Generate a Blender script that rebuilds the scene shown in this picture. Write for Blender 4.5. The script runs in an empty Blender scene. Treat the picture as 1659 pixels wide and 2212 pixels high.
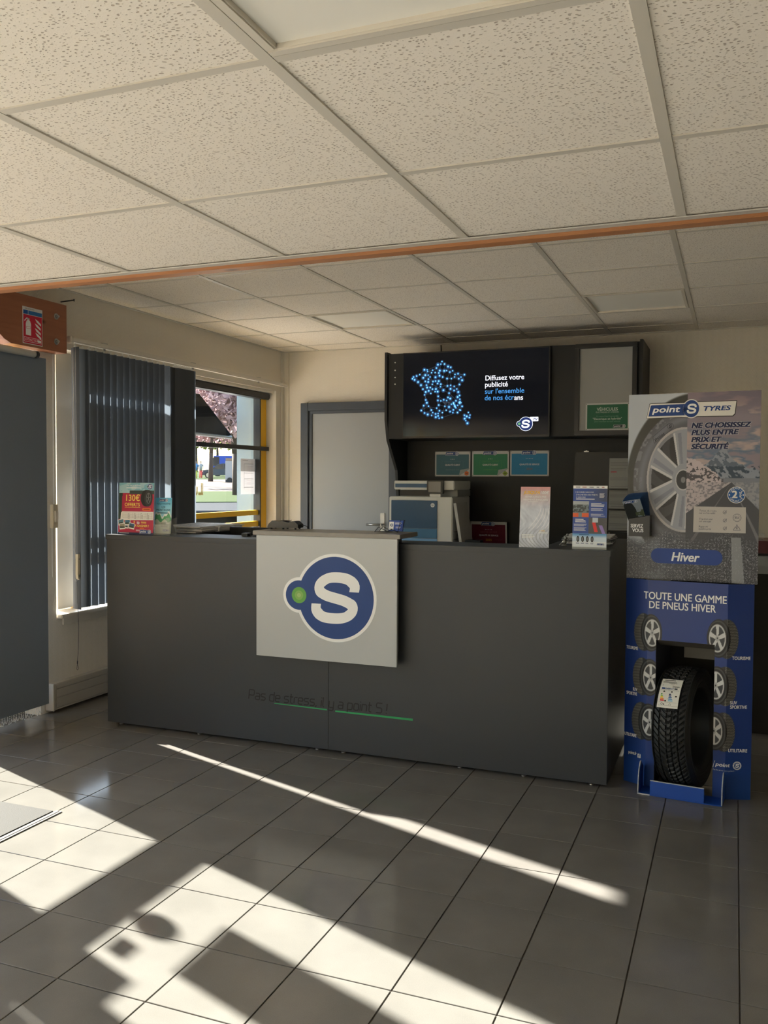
import bpy, bmesh, math, random
import numpy as np
from mathutils import Vector, Matrix, geometry
random.seed(7); rng = np.random.default_rng(7)
C = bpy.context.scene.collection
sc = bpy.context.scene
PI = math.pi
# ------------------------------------------------------------------ camera
yaw, pitch, roll = 0.37766747, -0.03625934, -0.00475421
def camrot():
    cy, sy = math.cos(yaw), math.sin(yaw); cp, sp = math.cos(pitch), math.sin(pitch); cr, sr = math.cos(roll), math.sin(roll)
    Rz = Matrix(((cy, -sy, 0), (sy, cy, 0), (0, 0, 1))); Rx = Matrix(((1, 0, 0), (0, cp, -sp), (0, sp, cp)))
    Ry = Matrix(((cr, 0, sr), (0, 1, 0), (-sr, 0, cr)))
    return Rz @ Rx @ Ry
M = camrot()
cam_d = bpy.data.cameras.new('camera'); cam = bpy.data.objects.new('camera', cam_d); C.objects.link(cam)
cam_d.sensor_fit = 'VERTICAL'; cam_d.sensor_height = 24; cam_d.sensor_width = 18
cam_d.lens = 24 * 1910.4 / 2212; cam_d.clip_start = 0.02; cam_d.clip_end = 600
r_, f_, u_ = M.col[0], M.col[1], M.col[2]
cam.matrix_world = Matrix(((r_[0], u_[0], -f_[0], 0), (r_[1], u_[1], -f_[1], 0), (r_[2], u_[2], -f_[2], 1.42), (0, 0, 0, 1)))
sc.camera = cam
# ------------------------------------------------------------------ light
SUN_ELEV = math.atan(0.57 / 1.0612)
w = bpy.data.worlds.new('world'); sc.world = w; w.use_nodes = True
nt = w.node_tree; bg = nt.nodes['Background']
sky = nt.nodes.new('ShaderNodeTexSky'); sky.sky_type = 'NISHITA'; sky.sun_disc = False
sky.sun_elevation = SUN_ELEV; sky.sun_rotation = math.radians(-70.5); sky.air_density = 1.2; sky.dust_density = 1.0
nt.links.new(sky.outputs[0], bg.inputs[0]); bg.inputs[1].default_value = 0.56
sd = bpy.data.lights.new('sun', 'SUN'); sd.energy = 31; sd.angle = math.radians(0.7); sd.color = (1, 0.94, 0.84)
sun = bpy.data.objects.new('sun', sd); C.objects.link(sun)
sdir = Vector((1, -0.360, -0.57)).normalized()
sun.rotation_euler = sdir.to_track_quat('-Z', 'Y').to_euler()
sc.view_settings.view_transform = 'Standard'; sc.view_settings.look = 'None'
sc.view_settings.gamma = 1; sc.view_settings.use_curve_mapping = False
sc.view_settings.exposure = 0.58
# ------------------------------------------------------------------ helpers
def lin(c):
    return tuple(((x / 255) / 12.92 if x / 255 <= 0.04045 else ((x / 255 + 0.055) / 1.055) ** 2.4) for x in c)
MATS = {}
def mat(name, col, rough=0.5, metal=0, spec=0.5, bump=None, var=None, emit=None, trans=0, coat=0):
    if name in MATS: return MATS[name]
    m = bpy.data.materials.new(name); m.use_nodes = True; n = m.node_tree.nodes; l = m.node_tree.links
    b = n['Principled BSDF']; c = lin(col)
    b.inputs['Base Color'].default_value = (*c, 1); b.inputs['Roughness'].default_value = rough
    b.inputs['Metallic'].default_value = metal; b.inputs['Specular IOR Level'].default_value = spec
    if trans: b.inputs['Transmission Weight'].default_value = trans
    if coat: b.inputs['Coat Weight'].default_value = coat; b.inputs['Coat Roughness'].default_value = 0.05
    if emit: b.inputs['Emission Color'].default_value = (*c, 1); b.inputs['Emission Strength'].default_value = emit
    tc = n.new('ShaderNodeTexCoord')
    if var:   # (scale, amount)
        t = n.new('ShaderNodeTexNoise'); t.inputs['Scale'].default_value = var[0]; t.inputs['Detail'].default_value = 6
        mx = n.new('ShaderNodeMix'); mx.data_type = 'RGBA'; a = var[1]
        mx.inputs[6].default_value = (*[x * (1 - a) for x in c], 1); mx.inputs[7].default_value = (*[min(1, x * (1 + a)) for x in c], 1)
        l.new(tc.outputs['Object'], t.inputs['Vector']); l.new(t.outputs['Fac'], mx.inputs[0]); l.new(mx.outputs[2], b.inputs['Base Color'])
    if bump:
        t = n.new('ShaderNodeTexNoise'); t.inputs['Scale'].default_value = bump[0]; t.inputs['Detail'].default_value = 4
        bp = n.new('ShaderNodeBump'); bp.inputs['Strength'].default_value = bump[1]; bp.inputs['Distance'].default_value = 0.002
        l.new(tc.outputs['Object'], t.inputs['Vector']); l.new(t.outputs['Fac'], bp.inputs['Height']); l.new(bp.outputs[0], b.inputs['Normal'])
    MATS[name] = m; return m
def node(m, t, **kw):
    x = m.node_tree.nodes.new(t)
    for k, v in kw.items():
        if k in x.inputs: x.inputs[k].default_value = v
        else: setattr(x, k, v)
    return x
def box(bm, x0, x1, y0, y1, z0, z1, mi=0, bev=0):
    vs = [bm.verts.new(p) for p in ((x0, y0, z0), (x1, y0, z0), (x1, y1, z0), (x0, y1, z0), (x0, y0, z1), (x1, y0, z1), (x1, y1, z1), (x0, y1, z1))]
    fs = [bm.faces.new([vs[i] for i in q]) for q in ((0, 3, 2, 1), (4, 5, 6, 7), (0, 1, 5, 4), (1, 2, 6, 5), (2, 3, 7, 6), (3, 0, 4, 7))]
    for f in fs: f.material_index = mi
    if bev:
        bmesh.ops.bevel(bm, geom=list({e for f in fs for e in f.edges}), offset=bev, segments=2, affect='EDGES')
    return vs
def cyl(bm, p0, p1, r0, r1=None, n=16, mi=0, cap=True):
    r1 = r0 if r1 is None else r1
    p0, p1 = Vector(p0), Vector(p1); d = (p1 - p0).normalized(); a = d.orthogonal().normalized(); b = d.cross(a)
    A = [bm.verts.new(p0 + (a * math.cos(2 * PI * i / n) + b * math.sin(2 * PI * i / n)) * r0) for i in range(n)]
    B = [bm.verts.new(p1 + (a * math.cos(2 * PI * i / n) + b * math.sin(2 * PI * i / n)) * r1) for i in range(n)]
    for i in range(n):
        f = bm.faces.new((A[i], A[(i + 1) % n], B[(i + 1) % n], B[i])); f.smooth = True; f.material_index = mi
    if cap:
        bm.faces.new(A[::-1]).material_index = mi; bm.faces.new(B).material_index = mi
def tube(bm, pts, r, n=8, mi=0):
    for a, b in zip(pts[:-1], pts[1:]): cyl(bm, a, b, r, n=n, mi=mi)
def sphere(bm, c, r, seg=8, sc3=(1, 1, 1), mi=0):
    res = bmesh.ops.create_uvsphere(bm, u_segments=seg, v_segments=max(4, seg // 2 + 1), radius=1)
    for v in res['verts']: v.co = Vector((c[0] + v.co.x * r * sc3[0], c[1] + v.co.y * r * sc3[1], c[2] + v.co.z * r * sc3[2]))
    for v in res['verts']:
        for f in v.link_faces: f.smooth = True; f.material_index = mi
def prism(bm, poly, axis, a, b, mi=0):
    """extrude a 2D polygon (list of 2-tuples) along axis between a and b"""
    def P(p, t):
        return (t, p[0], p[1]) if axis == 'x' else (p[0], t, p[1]) if axis == 'y' else (p[0], p[1], t)
    A = [bm.verts.new(P(p, a)) for p in poly]; B = [bm.verts.new(P(p, b)) for p in poly]
    tri = geometry.tessellate_polygon([[Vector((*p, 0)) for p in poly]])
    for t in tri:
        bm.faces.new([A[i] for i in t]).material_index = mi; bm.faces.new([B[i] for i in reversed(t)]).material_index = mi
    for i in range(len(poly)):
        j = (i + 1) % len(poly); bm.faces.new((A[i], A[j], B[j], B[i])).material_index = mi
    
ORG = {}
def root_off(o):
    off = Vector((0, 0, 0))
    while o is not None: off += ORG.get(o.name, Vector((0, 0, 0))); o = o.parent
    return off
def mk(name, bm, m, parent=None, local=False, recalc=True):
    """one mesh object; coordinates are world coordinates unless local=True"""
    if recalc: bmesh.ops.recalc_face_normals(bm, faces=bm.faces)
    me = bpy.data.meshes.new(name)
    if parent is not None and not local:
        off = root_off(parent); bmesh.ops.translate(bm, verts=bm.verts, vec=-off)
    bm.to_mesh(me); bm.free()
    o = bpy.data.objects.new(name, me); C.objects.link(o)
    for q in (m if isinstance(m, (list, tuple)) else [m]): me.materials.append(q)
    if parent is not None: o.parent = parent
    return o
def thing(name, label, cat, loc=(0, 0, 0), rot=(0, 0, 0), group=None):
    o = bpy.data.objects.new(name, None); C.objects.link(o); o.location = loc; o.rotation_euler = rot; o.empty_display_size = 0.05
    ORG[o.name] = Vector(loc); o['label'] = label; o['category'] = cat
    if group: o['group'] = group
    return o
def tag(o, label, cat, group=None):
    o['label'] = label; o['category'] = cat
    if group: o['group'] = group
    return o
def struct(o): o['kind'] = 'structure'; return o
def NB(): return bmesh.new()
def part_box(name, parent, m, x0, x1, y0, y1, z0, z1, bev=0, local=False):
    bm = NB(); box(bm, x0, x1, y0, y1, z0, z1, bev=bev); return mk(name, bm, m, parent, local)

# ---- flat print: polygons in a local (u,v) plane facing -y, layered by 0.3 mm
SP = [(0.80, 0.26), (0.78, 0.52), (0.46, 0.74), (0.0, 0.80), (-0.45, 0.745), (-0.77, 0.50), (-0.73, 0.24), (-0.42, 0.08), (0.0, -0.01), (0.42, -0.10), (0.78, -0.27), (0.80, -0.52), (0.50, -0.74), (0.0, -0.80), (-0.50, -0.745), (-0.80, -0.52), (-0.84, -0.26)]
def catmull(P, k=5):
    out = []
    Q = [P[0]] + P + [P[-1]]
    for i in range(1, len(Q) - 2):
        p0, p1, p2, p3 = map(np.array, (Q[i - 1], Q[i], Q[i + 1], Q[i + 2]))
        for j in range(k):
            t = j / k; out.append(0.5 * ((2 * p1) + (-p0 + p2) * t + (2 * p0 - 5 * p1 + 4 * p2 - p3) * t * t + (-p0 + 3 * p1 - 3 * p2 + p3) * t ** 3))
    out.append(np.array(P[-1])); return out
class Decal:
    def __init__(s, layer=0.0003, yfun=None):
        s.bm = NB(); s.mats = []; s.layer = layer; s.yf = yfun
    def mi(s, m):
        if isinstance(m, tuple): m = mat('ink_%d_%d_%d' % m, m, 0.45, spec=0.35)
        if m not in s.mats: s.mats.append(m)
        return s.mats.index(m)
    def P(s, u, v, k): 
        y = -s.layer * k
        return s.yf(u, v, y) if s.yf else (u, y, v)
    def poly(s, pts, m, k=1):
        vs = [s.bm.verts.new(s.P(p[0], p[1], k)) for p in pts]
        i = s.mi(m)
        for t in geometry.tessellate_polygon([[Vector((p[0], p[1], 0)) for p in pts]]):
            try: s.bm.faces.new([vs[j] for j in t]).material_index = i
            except ValueError: pass
    def rect(s, u0, u1, v0, v1, m, k=1): s.poly([(u0, v0), (u1, v0), (u1, v1), (u0, v1)], m, k)
    def ell(s, cu, cv, ru, rv, m, k=1, n=40): s.poly([(cu + ru * math.cos(2 * PI * i / n), cv + rv * math.sin(2 * PI * i / n)) for i in range(n)], m, k)
    def ring(s, cu, cv, r0, r1, m, k=1, n=36, ry=1.0, a0=0, a1=2 * PI):
        i0 = s.mi(m)
        for i in range(n):
            a, b = a0 + (a1 - a0) * i / n, a0 + (a1 - a0) * (i + 1) / n
            q = [(r0, a), (r1, a), (r1, b), (r0, b)]
            s.bm.faces.new([s.bm.verts.new(s.P(cu + r * math.cos(t), cv + r * ry * math.sin(t), k)) for r, t in q]).material_index = i0
    def line(s, pts, wd, m, k=1):
        i0 = s.mi(m)
        for (a, b), (c, d) in zip(pts[:-1], pts[1:]):
            L = math.hypot(c - a, d - b) or 1; nx, ny = -(d - b) / L * wd / 2, (c - a) / L * wd / 2
            s.bm.faces.new([s.bm.verts.new(s.P(*q, k)) for q in ((a + nx, b + ny), (a - nx, b - ny), (c - nx, d - ny), (c + nx, d + ny))]).material_index = i0
    def pill(s, u0, u1, v0, v1, r, m, k=1, n=8):
        pts = []
        for cx, cy, a in ((u1 - r, v1 - r, 0), (u0 + r, v1 - r, PI / 2), (u0 + r, v0 + r, PI), (u1 - r, v0 + r, 1.5 * PI)):
            pts += [(cx + r * math.cos(a + PI / 2 * i / n), cy + r * math.sin(a + PI / 2 * i / n)) for i in range(n + 1)]
        s.poly(pts, m, k)
    def S(s, cu, cv, w_, h_, m, k=1, t=0.215, shear=0.06):
        pts = catmull(SP); i0 = s.mi(m); prev = None
        for i, p in enumerate(pts):
            a = pts[max(0, i - 1)]; b = pts[min(len(pts) - 1, i + 1)]; d = (b - a) / (np.linalg.norm(b - a) + 1e-9)
            if i < 2 or i > len(pts) - 3: d = np.array((0, 1.0)) if i < 2 else np.array((0, 1.0))
            n_ = np.array((-d[1], d[0])); tt = t * (1 if abs(n_[0]) < 0.5 else 1.05)
            q = []
            for sg in (1, -1):
                z = p + n_ * tt * sg * 0.95; z = (z[0] * w_ / 2 + z[1] * shear * h_, z[1] * h_ / 2); q.append(s.bm.verts.new(s.P(cu + z[0], cv + z[1], k)))
            if prev: s.bm.faces.new((prev[0], q[0], q[1], prev[1])).material_index = i0
            prev = q
    def text(s, body, u, v, size, m, k=2, align='LEFT', bold=0.0, shear=0.0, xs=1.0, rot=0.0, spacing=1.0, yline=1.0):
        cu = bpy.data.curves.new('t', 'FONT'); cu.body = body; cu.size = size; cu.align_x = align
        cu.shear = shear; cu.space_character = spacing; cu.space_line = yline; cu.fill_mode = 'BOTH'; cu.resolution_u = 3 if size > 0.012 else 1
        o = bpy.data.objects.new('t', cu); C.objects.link(o)
        dg = bpy.context.evaluated_depsgraph_get(); me = bpy.data.meshes.new_from_object(o.evaluated_get(dg))
        i0 = s.mi(m); cr, sr = math.cos(rot), math.sin(rot); e = bold * size * .8
        for n_, (ex, ey) in enumerate([(0, 0)] if e < 2e-4 else [(-e, -e * .6), (e, -e * .6), (-e, e * .6), (e, e * .6)]):
            vs = []
            for q in me.vertices:
                x, y = q.co.x * xs + ex, q.co.y + ey; vs.append(s.bm.verts.new(s.P(u + x * cr - y * sr, v + x * sr + y * cr, k + .05 * n_)))
            for p in me.polygons:
                try: s.bm.faces.new([vs[i] for i in p.vertices]).material_index = i0
                except ValueError: pass
        bpy.data.objects.remove(o); bpy.data.curves.remove(cu); bpy.data.meshes.remove(me)
    def lines(s, u0, u1, v0, n, dv, h, m, k=2, ragged=0.3):
        for i in range(n): s.rect(u0, u1 - (u1 - u0) * ragged * random.random(), v0 - i * dv - h, v0 - i * dv, m, k)
    def badge(s, cu, cv, r, k=2, outline=None, blue=None, S=None, dot=None):
        blue = blue or NAVY; ol = outline or WHITEI; dc = dot or GREEN; sc_ = S or WHITEI
        dx = -0.985 * r; sr = 0.365 * r; b = 0.075 * r
        s.ell(cu, cv, r + b, r + b, ol, k, 64); s.ell(cu + dx, cv + 0.02 * r, sr + b, sr + b, ol, k - .4, 48)
        s.ell(cu, cv, r, r, blue, k + 1, 64); s.ell(cu + dx, cv + 0.02 * r, sr, sr, blue, k + 1.4, 48)
        s.ell(cu + dx, cv + 0.02 * r, 0.20 * r, 0.20 * r, dc, k + 2, 32); s.S(cu, cv, 1.18 * r, 1.25 * r, sc_, k + 2)
    def brand(s, u, v, W_, k=2, blue=None, ink=None, frame=None, dark=False):
        """'point S' plate: slanted plate with lettering and the round S; (u,v) = lower left, W_ = width"""
        blue = blue or NAVY; ink = ink or WHITEI; H_ = 0.235 * W_; fr = frame or WHITEI
        b = 0.012 * W_; sl = 0.05 * W_
        s.poly([(u - b * 1.5, v - b), (u + W_ * 0.9, v - b), (u + W_ * 0.9, v + H_ + b), (u + sl - b, v + H_ + b)], fr, k)
        s.ell(u + W_ * 0.87, v + H_ / 2, H_ * 0.68, H_ * 0.68, fr, k + .3)
        s.poly([(u, v), (u + W_ * 0.88, v), (u + W_ * 0.88, v + H_), (u + sl, v + H_)], blue, k + 1)
        s.ell(u + W_ * 0.87, v + H_ / 2, H_ * 0.61, H_ * 0.61, blue, k + 1.3)
        s.text('point', u + W_ * 0.07, v + H_ * 0.27, H_ * 0.86, ink, k + 2, bold=0.03, shear=0.2, xs=1.22)
        s.ring(u + W_ * 0.87, v + H_ / 2, H_ * 0.49, H_ * 0.56, ink, k + 2, 28); s.ell(u + W_ * 0.745, v + H_ / 2, H_ * 0.09, H_ * 0.09, ink, k + 3, 12)
        s.S(u + W_ * 0.875, v + H_ / 2, H_ * 0.56, H_ * 0.66, ink, k + 2)
    def done(s, name, parent, world=False):
        return mk(name, s.bm, s.mats, parent, local=not world, recalc=False)
def ink(name, c, rough=0.45, spec=0.35): return mat(name, c, rough, spec=spec)
WHITEI = ink('print_white', (236, 238, 240)); NAVY = ink('print_navy', (22, 62, 128)); GREEN = None
def dotmat():
    m = mat('logo_green_dot', (90, 160, 60), 0.4); n = m.node_tree
    return m
GREEN = dotmat()
BLACKI = ink('print_black', (20, 20, 22)); GREYI = ink('print_grey', (120, 122, 126))

# ---- photo-like prints: a fine grid with vertex colours
def smooth(a, b, x): t = np.clip((x - a) / (b - a), 0, 1); return t * t * (3 - 2 * t)
def vnoise(x, y, s, seed=0):
    x = x * s; y = y * s; xi = np.floor(x).astype(int); yi = np.floor(y).astype(int); fx = x - xi; fy = y - yi
    def h(a, b): v = np.sin(a * 127.1 + b * 311.7 + seed * 17.3) * 43758.5453; return v - np.floor(v)
    fx = fx * fx * (3 - 2 * fx); fy = fy * fy * (3 - 2 * fy)
    return (h(xi, yi) * (1 - fx) + h(xi + 1, yi) * fx) * (1 - fy) + (h(xi, yi + 1) * (1 - fx) + h(xi + 1, yi + 1) * fx) * fy
def fbm(x, y, s, o=4, seed=0):
    r = 0; a = 0.5
    for i in range(o): r = r + a * vnoise(x, y, s * 2 ** i, seed + i); a /= 2
    return r / (1 - 0.5 ** o)
def over(img, col, a): 
    a = np.clip(a, 0, 1)[..., None]; return img * (1 - a) + np.array(col, float) * a if not isinstance(col, np.ndarray) or col.ndim == 1 else img * (1 - a) + col * a
def disc(U, V, cu, cv, ru, rv, s=0.015): return 1 - smooth(1 - s, 1 + s, np.sqrt(((U - cu) / ru) ** 2 + ((V - cv) / rv) ** 2))
def print_material():
    m = bpy.data.materials.new('photo_print'); m.use_nodes = True; b = m.node_tree.nodes['Principled BSDF']
    a = m.node_tree.nodes.new('ShaderNodeVertexColor'); a.layer_name = 'Col'; m.node_tree.links.new(a.outputs[0], b.inputs['Base Color'])
    b.inputs['Roughness'].default_value = 0.4; b.inputs['Specular IOR Level'].default_value = 0.4; return m
PHOTO = print_material()
def photo_grid(name, parent, u0, u1, v0, v1, step, fn, pos=None, hole=None, y=0.0, m=None):
    nu = int(round((u1 - u0) / step)) + 1; nv = int(round((v1 - v0) / step)) + 1
    us = np.linspace(u0, u1, nu); vs = np.linspace(v0, v1, nv); U, V = np.meshgrid(us, vs)
    col = np.clip(fn(U, V), 0, 255) / 255
    col = np.where(col <= 0.04045, col / 12.92, ((col + 0.055) / 1.055) ** 2.4)
    X, Y, Z = pos(U, V) if pos else (U, np.full_like(U, y), V)
    co = np.stack([X, Y, Z], -1).reshape(-1, 3)
    i = np.arange(nu * nv).reshape(nv, nu)
    q = np.stack([i[:-1, :-1], i[:-1, 1:], i[1:, 1:], i[1:, :-1]], -1).reshape(-1, 4)
    if hole is not None:
        cu = ((U[:-1, :-1] + U[1:, 1:]) / 2).ravel(); cv = ((V[:-1, :-1] + V[1:, 1:]) / 2).ravel(); q = q[~hole(cu, cv)]
    me = bpy.data.meshes.new(name); me.vertices.add(len(co)); me.vertices.foreach_set('co', co.ravel())
    me.loops.add(q.size); me.loops.foreach_set('vertex_index', q.ravel()); me.polygons.add(len(q))
    me.polygons.foreach_set('loop_start', np.arange(0, q.size, 4)); me.polygons.foreach_set('loop_total', np.full(len(q), 4))
    me.update(); me.validate()
    ca = me.color_attributes.new('Col', 'FLOAT_COLOR', 'POINT')
    ca.data.foreach_set('color', np.concatenate([col.reshape(-1, 3), np.ones((len(co), 1))], 1).ravel())
    me.materials.append(m or PHOTO); o = bpy.data.objects.new(name, me); C.objects.link(o); o.parent = parent
    return o

# ================================================================== setting: materials
def tile_floor_mat():
    m = mat('floor_tile', (152, 147, 138), 0.12, spec=0.5); n = m.node_tree.nodes; l = m.node_tree.links; b = n['Principled BSDF']
    g = node(m, 'ShaderNodeNewGeometry'); oi = node(m, 'ShaderNodeObjectInfo')
    t1 = node(m, 'ShaderNodeTexNoise', Scale=5.0, Detail=7.0); t2 = node(m, 'ShaderNodeTexNoise', Scale=420.0, Detail=2.0)
    l.new(g.outputs['Position'], t1.inputs['Vector']); l.new(g.outputs['Position'], t2.inputs['Vector'])
    a = node(m, 'ShaderNodeMath', operation='MULTIPLY_ADD'); a.inputs[1].default_value = 0.42; a.inputs[2].default_value = 0.58
    l.new(t1.outputs['Fac'], a.inputs[0])
    a2 = node(m, 'ShaderNodeMath', operation='MULTIPLY_ADD'); a2.inputs[1].default_value = 0.34; l.new(t2.outputs['Fac'], a2.inputs[0]); l.new(a.outputs[0], a2.inputs[2])
    a3 = node(m, 'ShaderNodeMath', operation='MULTIPLY_ADD'); a3.inputs[1].default_value = 0.06; l.new(oi.outputs['Random'], a3.inputs[0]); l.new(a2.outputs[0], a3.inputs[2])
    mx = node(m, 'ShaderNodeMix', data_type='RGBA', blend_type='MULTIPLY'); mx.inputs[0].default_value = 1
    mx.inputs[6].default_value = (*lin((114, 112, 108)), 1); l.new(a3.outputs[0], mx.inputs[7]); l.new(mx.outputs[2], b.inputs['Base Color'])
    bp = node(m, 'ShaderNodeBump', Strength=0.025, Distance=0.001); l.new(t2.outputs['Fac'], bp.inputs['Height']); l.new(bp.outputs[0], b.inputs['Normal'])
    return m
def fissure_mat():
    m = mat('ceiling_fissured', (226, 214, 194), 0.9, spec=0.2); n = m.node_tree.nodes; l = m.node_tree.links; b = n['Principled BSDF']
    g = node(m, 'ShaderNodeNewGeometry'); mp = node(m, 'ShaderNodeMapping'); mp.inputs['Scale'].default_value = (95, 150, 1); mp.inputs['Rotation'].default_value = (0, 0, 0.2)
    wn = node(m, 'ShaderNodeTexNoise', Scale=9.0, Detail=2.0); l.new(g.outputs['Position'], wn.inputs['Vector'])
    wa = node(m, 'ShaderNodeMix', data_type='RGBA'); wa.inputs[0].default_value = 0.05
    l.new(g.outputs['Position'], wa.inputs[6]); l.new(wn.outputs['Color'], wa.inputs[7]); l.new(wa.outputs[2], mp.inputs['Vector'])
    v = node(m, 'ShaderNodeTexVoronoi', Scale=1.0, Randomness=1.0); v.voronoi_dimensions = '2D'; l.new(mp.outputs[0], v.inputs['Vector'])
    sp = node(m, 'ShaderNodeSeparateColor'); l.new(v.outputs['Color'], sp.inputs[0])
    th = node(m, 'ShaderNodeMath', operation='MULTIPLY'); th.inputs[1].default_value = 0.32; l.new(sp.outputs[0], th.inputs[0])
    lt = node(m, 'ShaderNodeMath', operation='SUBTRACT'); l.new(v.outputs['Distance'], lt.inputs[0]); l.new(th.outputs[0], lt.inputs[1])
    cr = node(m, 'ShaderNodeMapRange'); cr.inputs[1].default_value = -0.10; cr.inputs[2].default_value = 0.02; l.new(lt.outputs[0], cr.inputs[0])
    n2 = node(m, 'ShaderNodeTexNoise', Scale=300.0, Detail=2.0); l.new(g.outputs['Position'], n2.inputs['Vector'])
    mx = node(m, 'ShaderNodeMix', data_type='RGBA'); mx.inputs[6].default_value = (*lin((186, 174, 163)), 1); mx.inputs[7].default_value = (*lin((238, 232, 222)), 1)
    l.new(cr.outputs[0], mx.inputs[0]); l.new(mx.outputs[2], b.inputs['Base Color'])
    ad = node(m, 'ShaderNodeMath', operation='MULTIPLY_ADD'); ad.inputs[1].default_value = 0.25; l.new(n2.outputs['Fac'], ad.inputs[0]); l.new(cr.outputs[0], ad.inputs[2])
    bp = node(m, 'ShaderNodeBump', Strength=0.6, Distance=0.0015); l.new(ad.outputs[0], bp.inputs['Height']); l.new(bp.outputs[0], b.inputs['Normal'])
    return m
def wallpaper_mat():
    m = mat('chevron_wallpaper', (226, 219, 206), 0.75, spec=0.3); n = m.node_tree.nodes; l = m.node_tree.links; b = n['Principled BSDF']
    g = node(m, 'ShaderNodeNewGeometry'); s = node(m, 'ShaderNodeSeparateXYZ'); l.new(g.outputs['Position'], s.inputs[0])
    ad = node(m, 'ShaderNodeMath', operation='ADD'); l.new(s.outputs[0], ad.inputs[0]); l.new(s.outputs[1], ad.inputs[1])
    pp = node(m, 'ShaderNodeMath', operation='PINGPONG'); pp.inputs[1].default_value = 0.026; l.new(ad.outputs[0], pp.inputs[0])
    a2 = node(m, 'ShaderNodeMath', operation='ADD'); l.new(pp.outputs[0], a2.inputs[0]); l.new(s.outputs[2], a2.inputs[1])
    mu = node(m, 'ShaderNodeMath', operation='MULTIPLY'); mu.inputs[1].default_value = 2 * PI / 0.0095; l.new(a2.outputs[0], mu.inputs[0])
    si = node(m, 'ShaderNodeMath', operation='SINE'); l.new(mu.outputs[0], si.inputs[0])
    bp = node(m, 'ShaderNodeBump', Strength=0.4, Distance=0.0018); l.new(si.outputs[0], bp.inputs['Height']); l.new(bp.outputs[0], b.inputs['Normal'])
    return m
def glass_mat():
    m = bpy.data.materials.new('window_glass'); m.use_nodes = True; n = m.node_tree.nodes; l = m.node_tree.links; n.clear()
    o = n.new('ShaderNodeOutputMaterial'); t = n.new('ShaderNodeBsdfTransparent'); t.inputs[0].default_value = (0.96, 0.975, 0.97, 1)
    g = n.new('ShaderNodeBsdfGlossy'); g.inputs['Roughness'].default_value = 0.0; lw = n.new('ShaderNodeLayerWeight'); p5 = n.new('ShaderNodeMath'); p5.operation = 'POWER'; p5.inputs[1].default_value = 5; l.new(lw.outputs['Facing'], p5.inputs[0]); f = n.new('ShaderNodeMath'); f.operation = 'MULTIPLY_ADD'; f.inputs[1].default_value = 0.55; f.inputs[2].default_value = 0.04; l.new(p5.outputs[0], f.inputs[0])
    mx = n.new('ShaderNodeMixShader'); l.new(f.outputs[0], mx.inputs[0]); l.new(t.outputs[0], mx.inputs[1]); l.new(g.outputs[0], mx.inputs[2]); l.new(mx.outputs[0], o.inputs[0]); return m
def fabric_mat():
    m = mat('blind_fabric', (80, 84, 90), 0.85, spec=0.3); n = m.node_tree.nodes; l = m.node_tree.links; b = n['Principled BSDF']
    tr = node(m, 'ShaderNodeBsdfTranslucent'); tr.inputs[0].default_value = (*lin((134, 146, 160)), 1)
    mx = node(m, 'ShaderNodeMixShader'); mx.inputs[0].default_value = 0.18; o = n['Material Output']
    l.new(b.outputs[0], mx.inputs[1]); l.new(tr.outputs[0], mx.inputs[2]); l.new(mx.outputs[0], o.inputs[0]); return m
def wood_mat(name, c0, c1, axis):
    m = mat(name, c0, 0.45, spec=0.4); n = m.node_tree.nodes; l = m.node_tree.links; b = n['Principled BSDF']
    g = node(m, 'ShaderNodeNewGeometry'); mp = node(m, 'ShaderNodeMapping'); s = [22, 22, 22]; s[axis] = 1.2; mp.inputs['Scale'].default_value = s
    l.new(g.outputs['Position'], mp.inputs[0]); t = node(m, 'ShaderNodeTexNoise', Scale=2.2, Detail=6.0, Distortion=0.6); l.new(mp.outputs[0], t.inputs['Vector'])
    mp2 = node(m, 'ShaderNodeMapping'); s = [12, 12, 12]; s[axis] = 5; mp2.inputs['Scale'].default_value = s; l.new(g.outputs['Position'], mp2.inputs[0])
    v = node(m, 'ShaderNodeTexVoronoi', Scale=0.8); l.new(mp2.outputs[0], v.inputs['Vector'])
    kr = node(m, 'ShaderNodeMapRange'); kr.inputs[1].default_value = 0.05; kr.inputs[2].default_value = 0.16; l.new(v.outputs['Distance'], kr.inputs[0])
    mx = node(m, 'ShaderNodeMix', data_type='RGBA'); mx.inputs[6].default_value = (*lin(c0), 1); mx.inputs[7].default_value = (*lin(c1), 1); l.new(t.outputs['Fac'], mx.inputs[0])
    m2 = node(m, 'ShaderNodeMix', data_type='RGBA'); m2.inputs[6].default_value = (*lin((84, 44, 24)), 1); l.new(kr.outputs[0], m2.inputs[0]); l.new(mx.outputs[2], m2.inputs[7]); l.new(m2.outputs[2], b.inputs['Base Color'])
    return m
FT = tile_floor_mat(); CEIL = fissure_mat(); WP = wallpaper_mat(); GLASS = glass_mat(); FAB = fabric_mat()
FAB_LIT = mat('blind_fabric_lit_tone', (112, 122, 136), 0.8, spec=0.3)  # paler copy of the blind fabric; daylight behind the stack put into its colour
WOODX = wood_mat('orange_wood_beam', (160, 106, 68), (188, 134, 92), 0); WOODY = wood_mat('orange_wood_arm', (138, 86, 60), (164, 106, 76), 1)
GROUT = mat('floor_grout', (74, 68, 62), 0.9); BARM = mat('ceiling_bar_paint', (206, 201, 190), 0.45, spec=0.4)
WPAINT = mat('white_paint', (214, 208, 196), 0.5); PVC = mat('white_pvc', (214, 208, 196), 0.3); YEL = mat('yellow_frame', (246, 190, 20), 0.35)
DKM = mat('dark_metal', (36, 38, 42), 0.4, spec=0.5); MELA = mat('anthracite_melamine', (49, 53, 58), 0.42, spec=0.4, bump=(60, 0.04))
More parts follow.
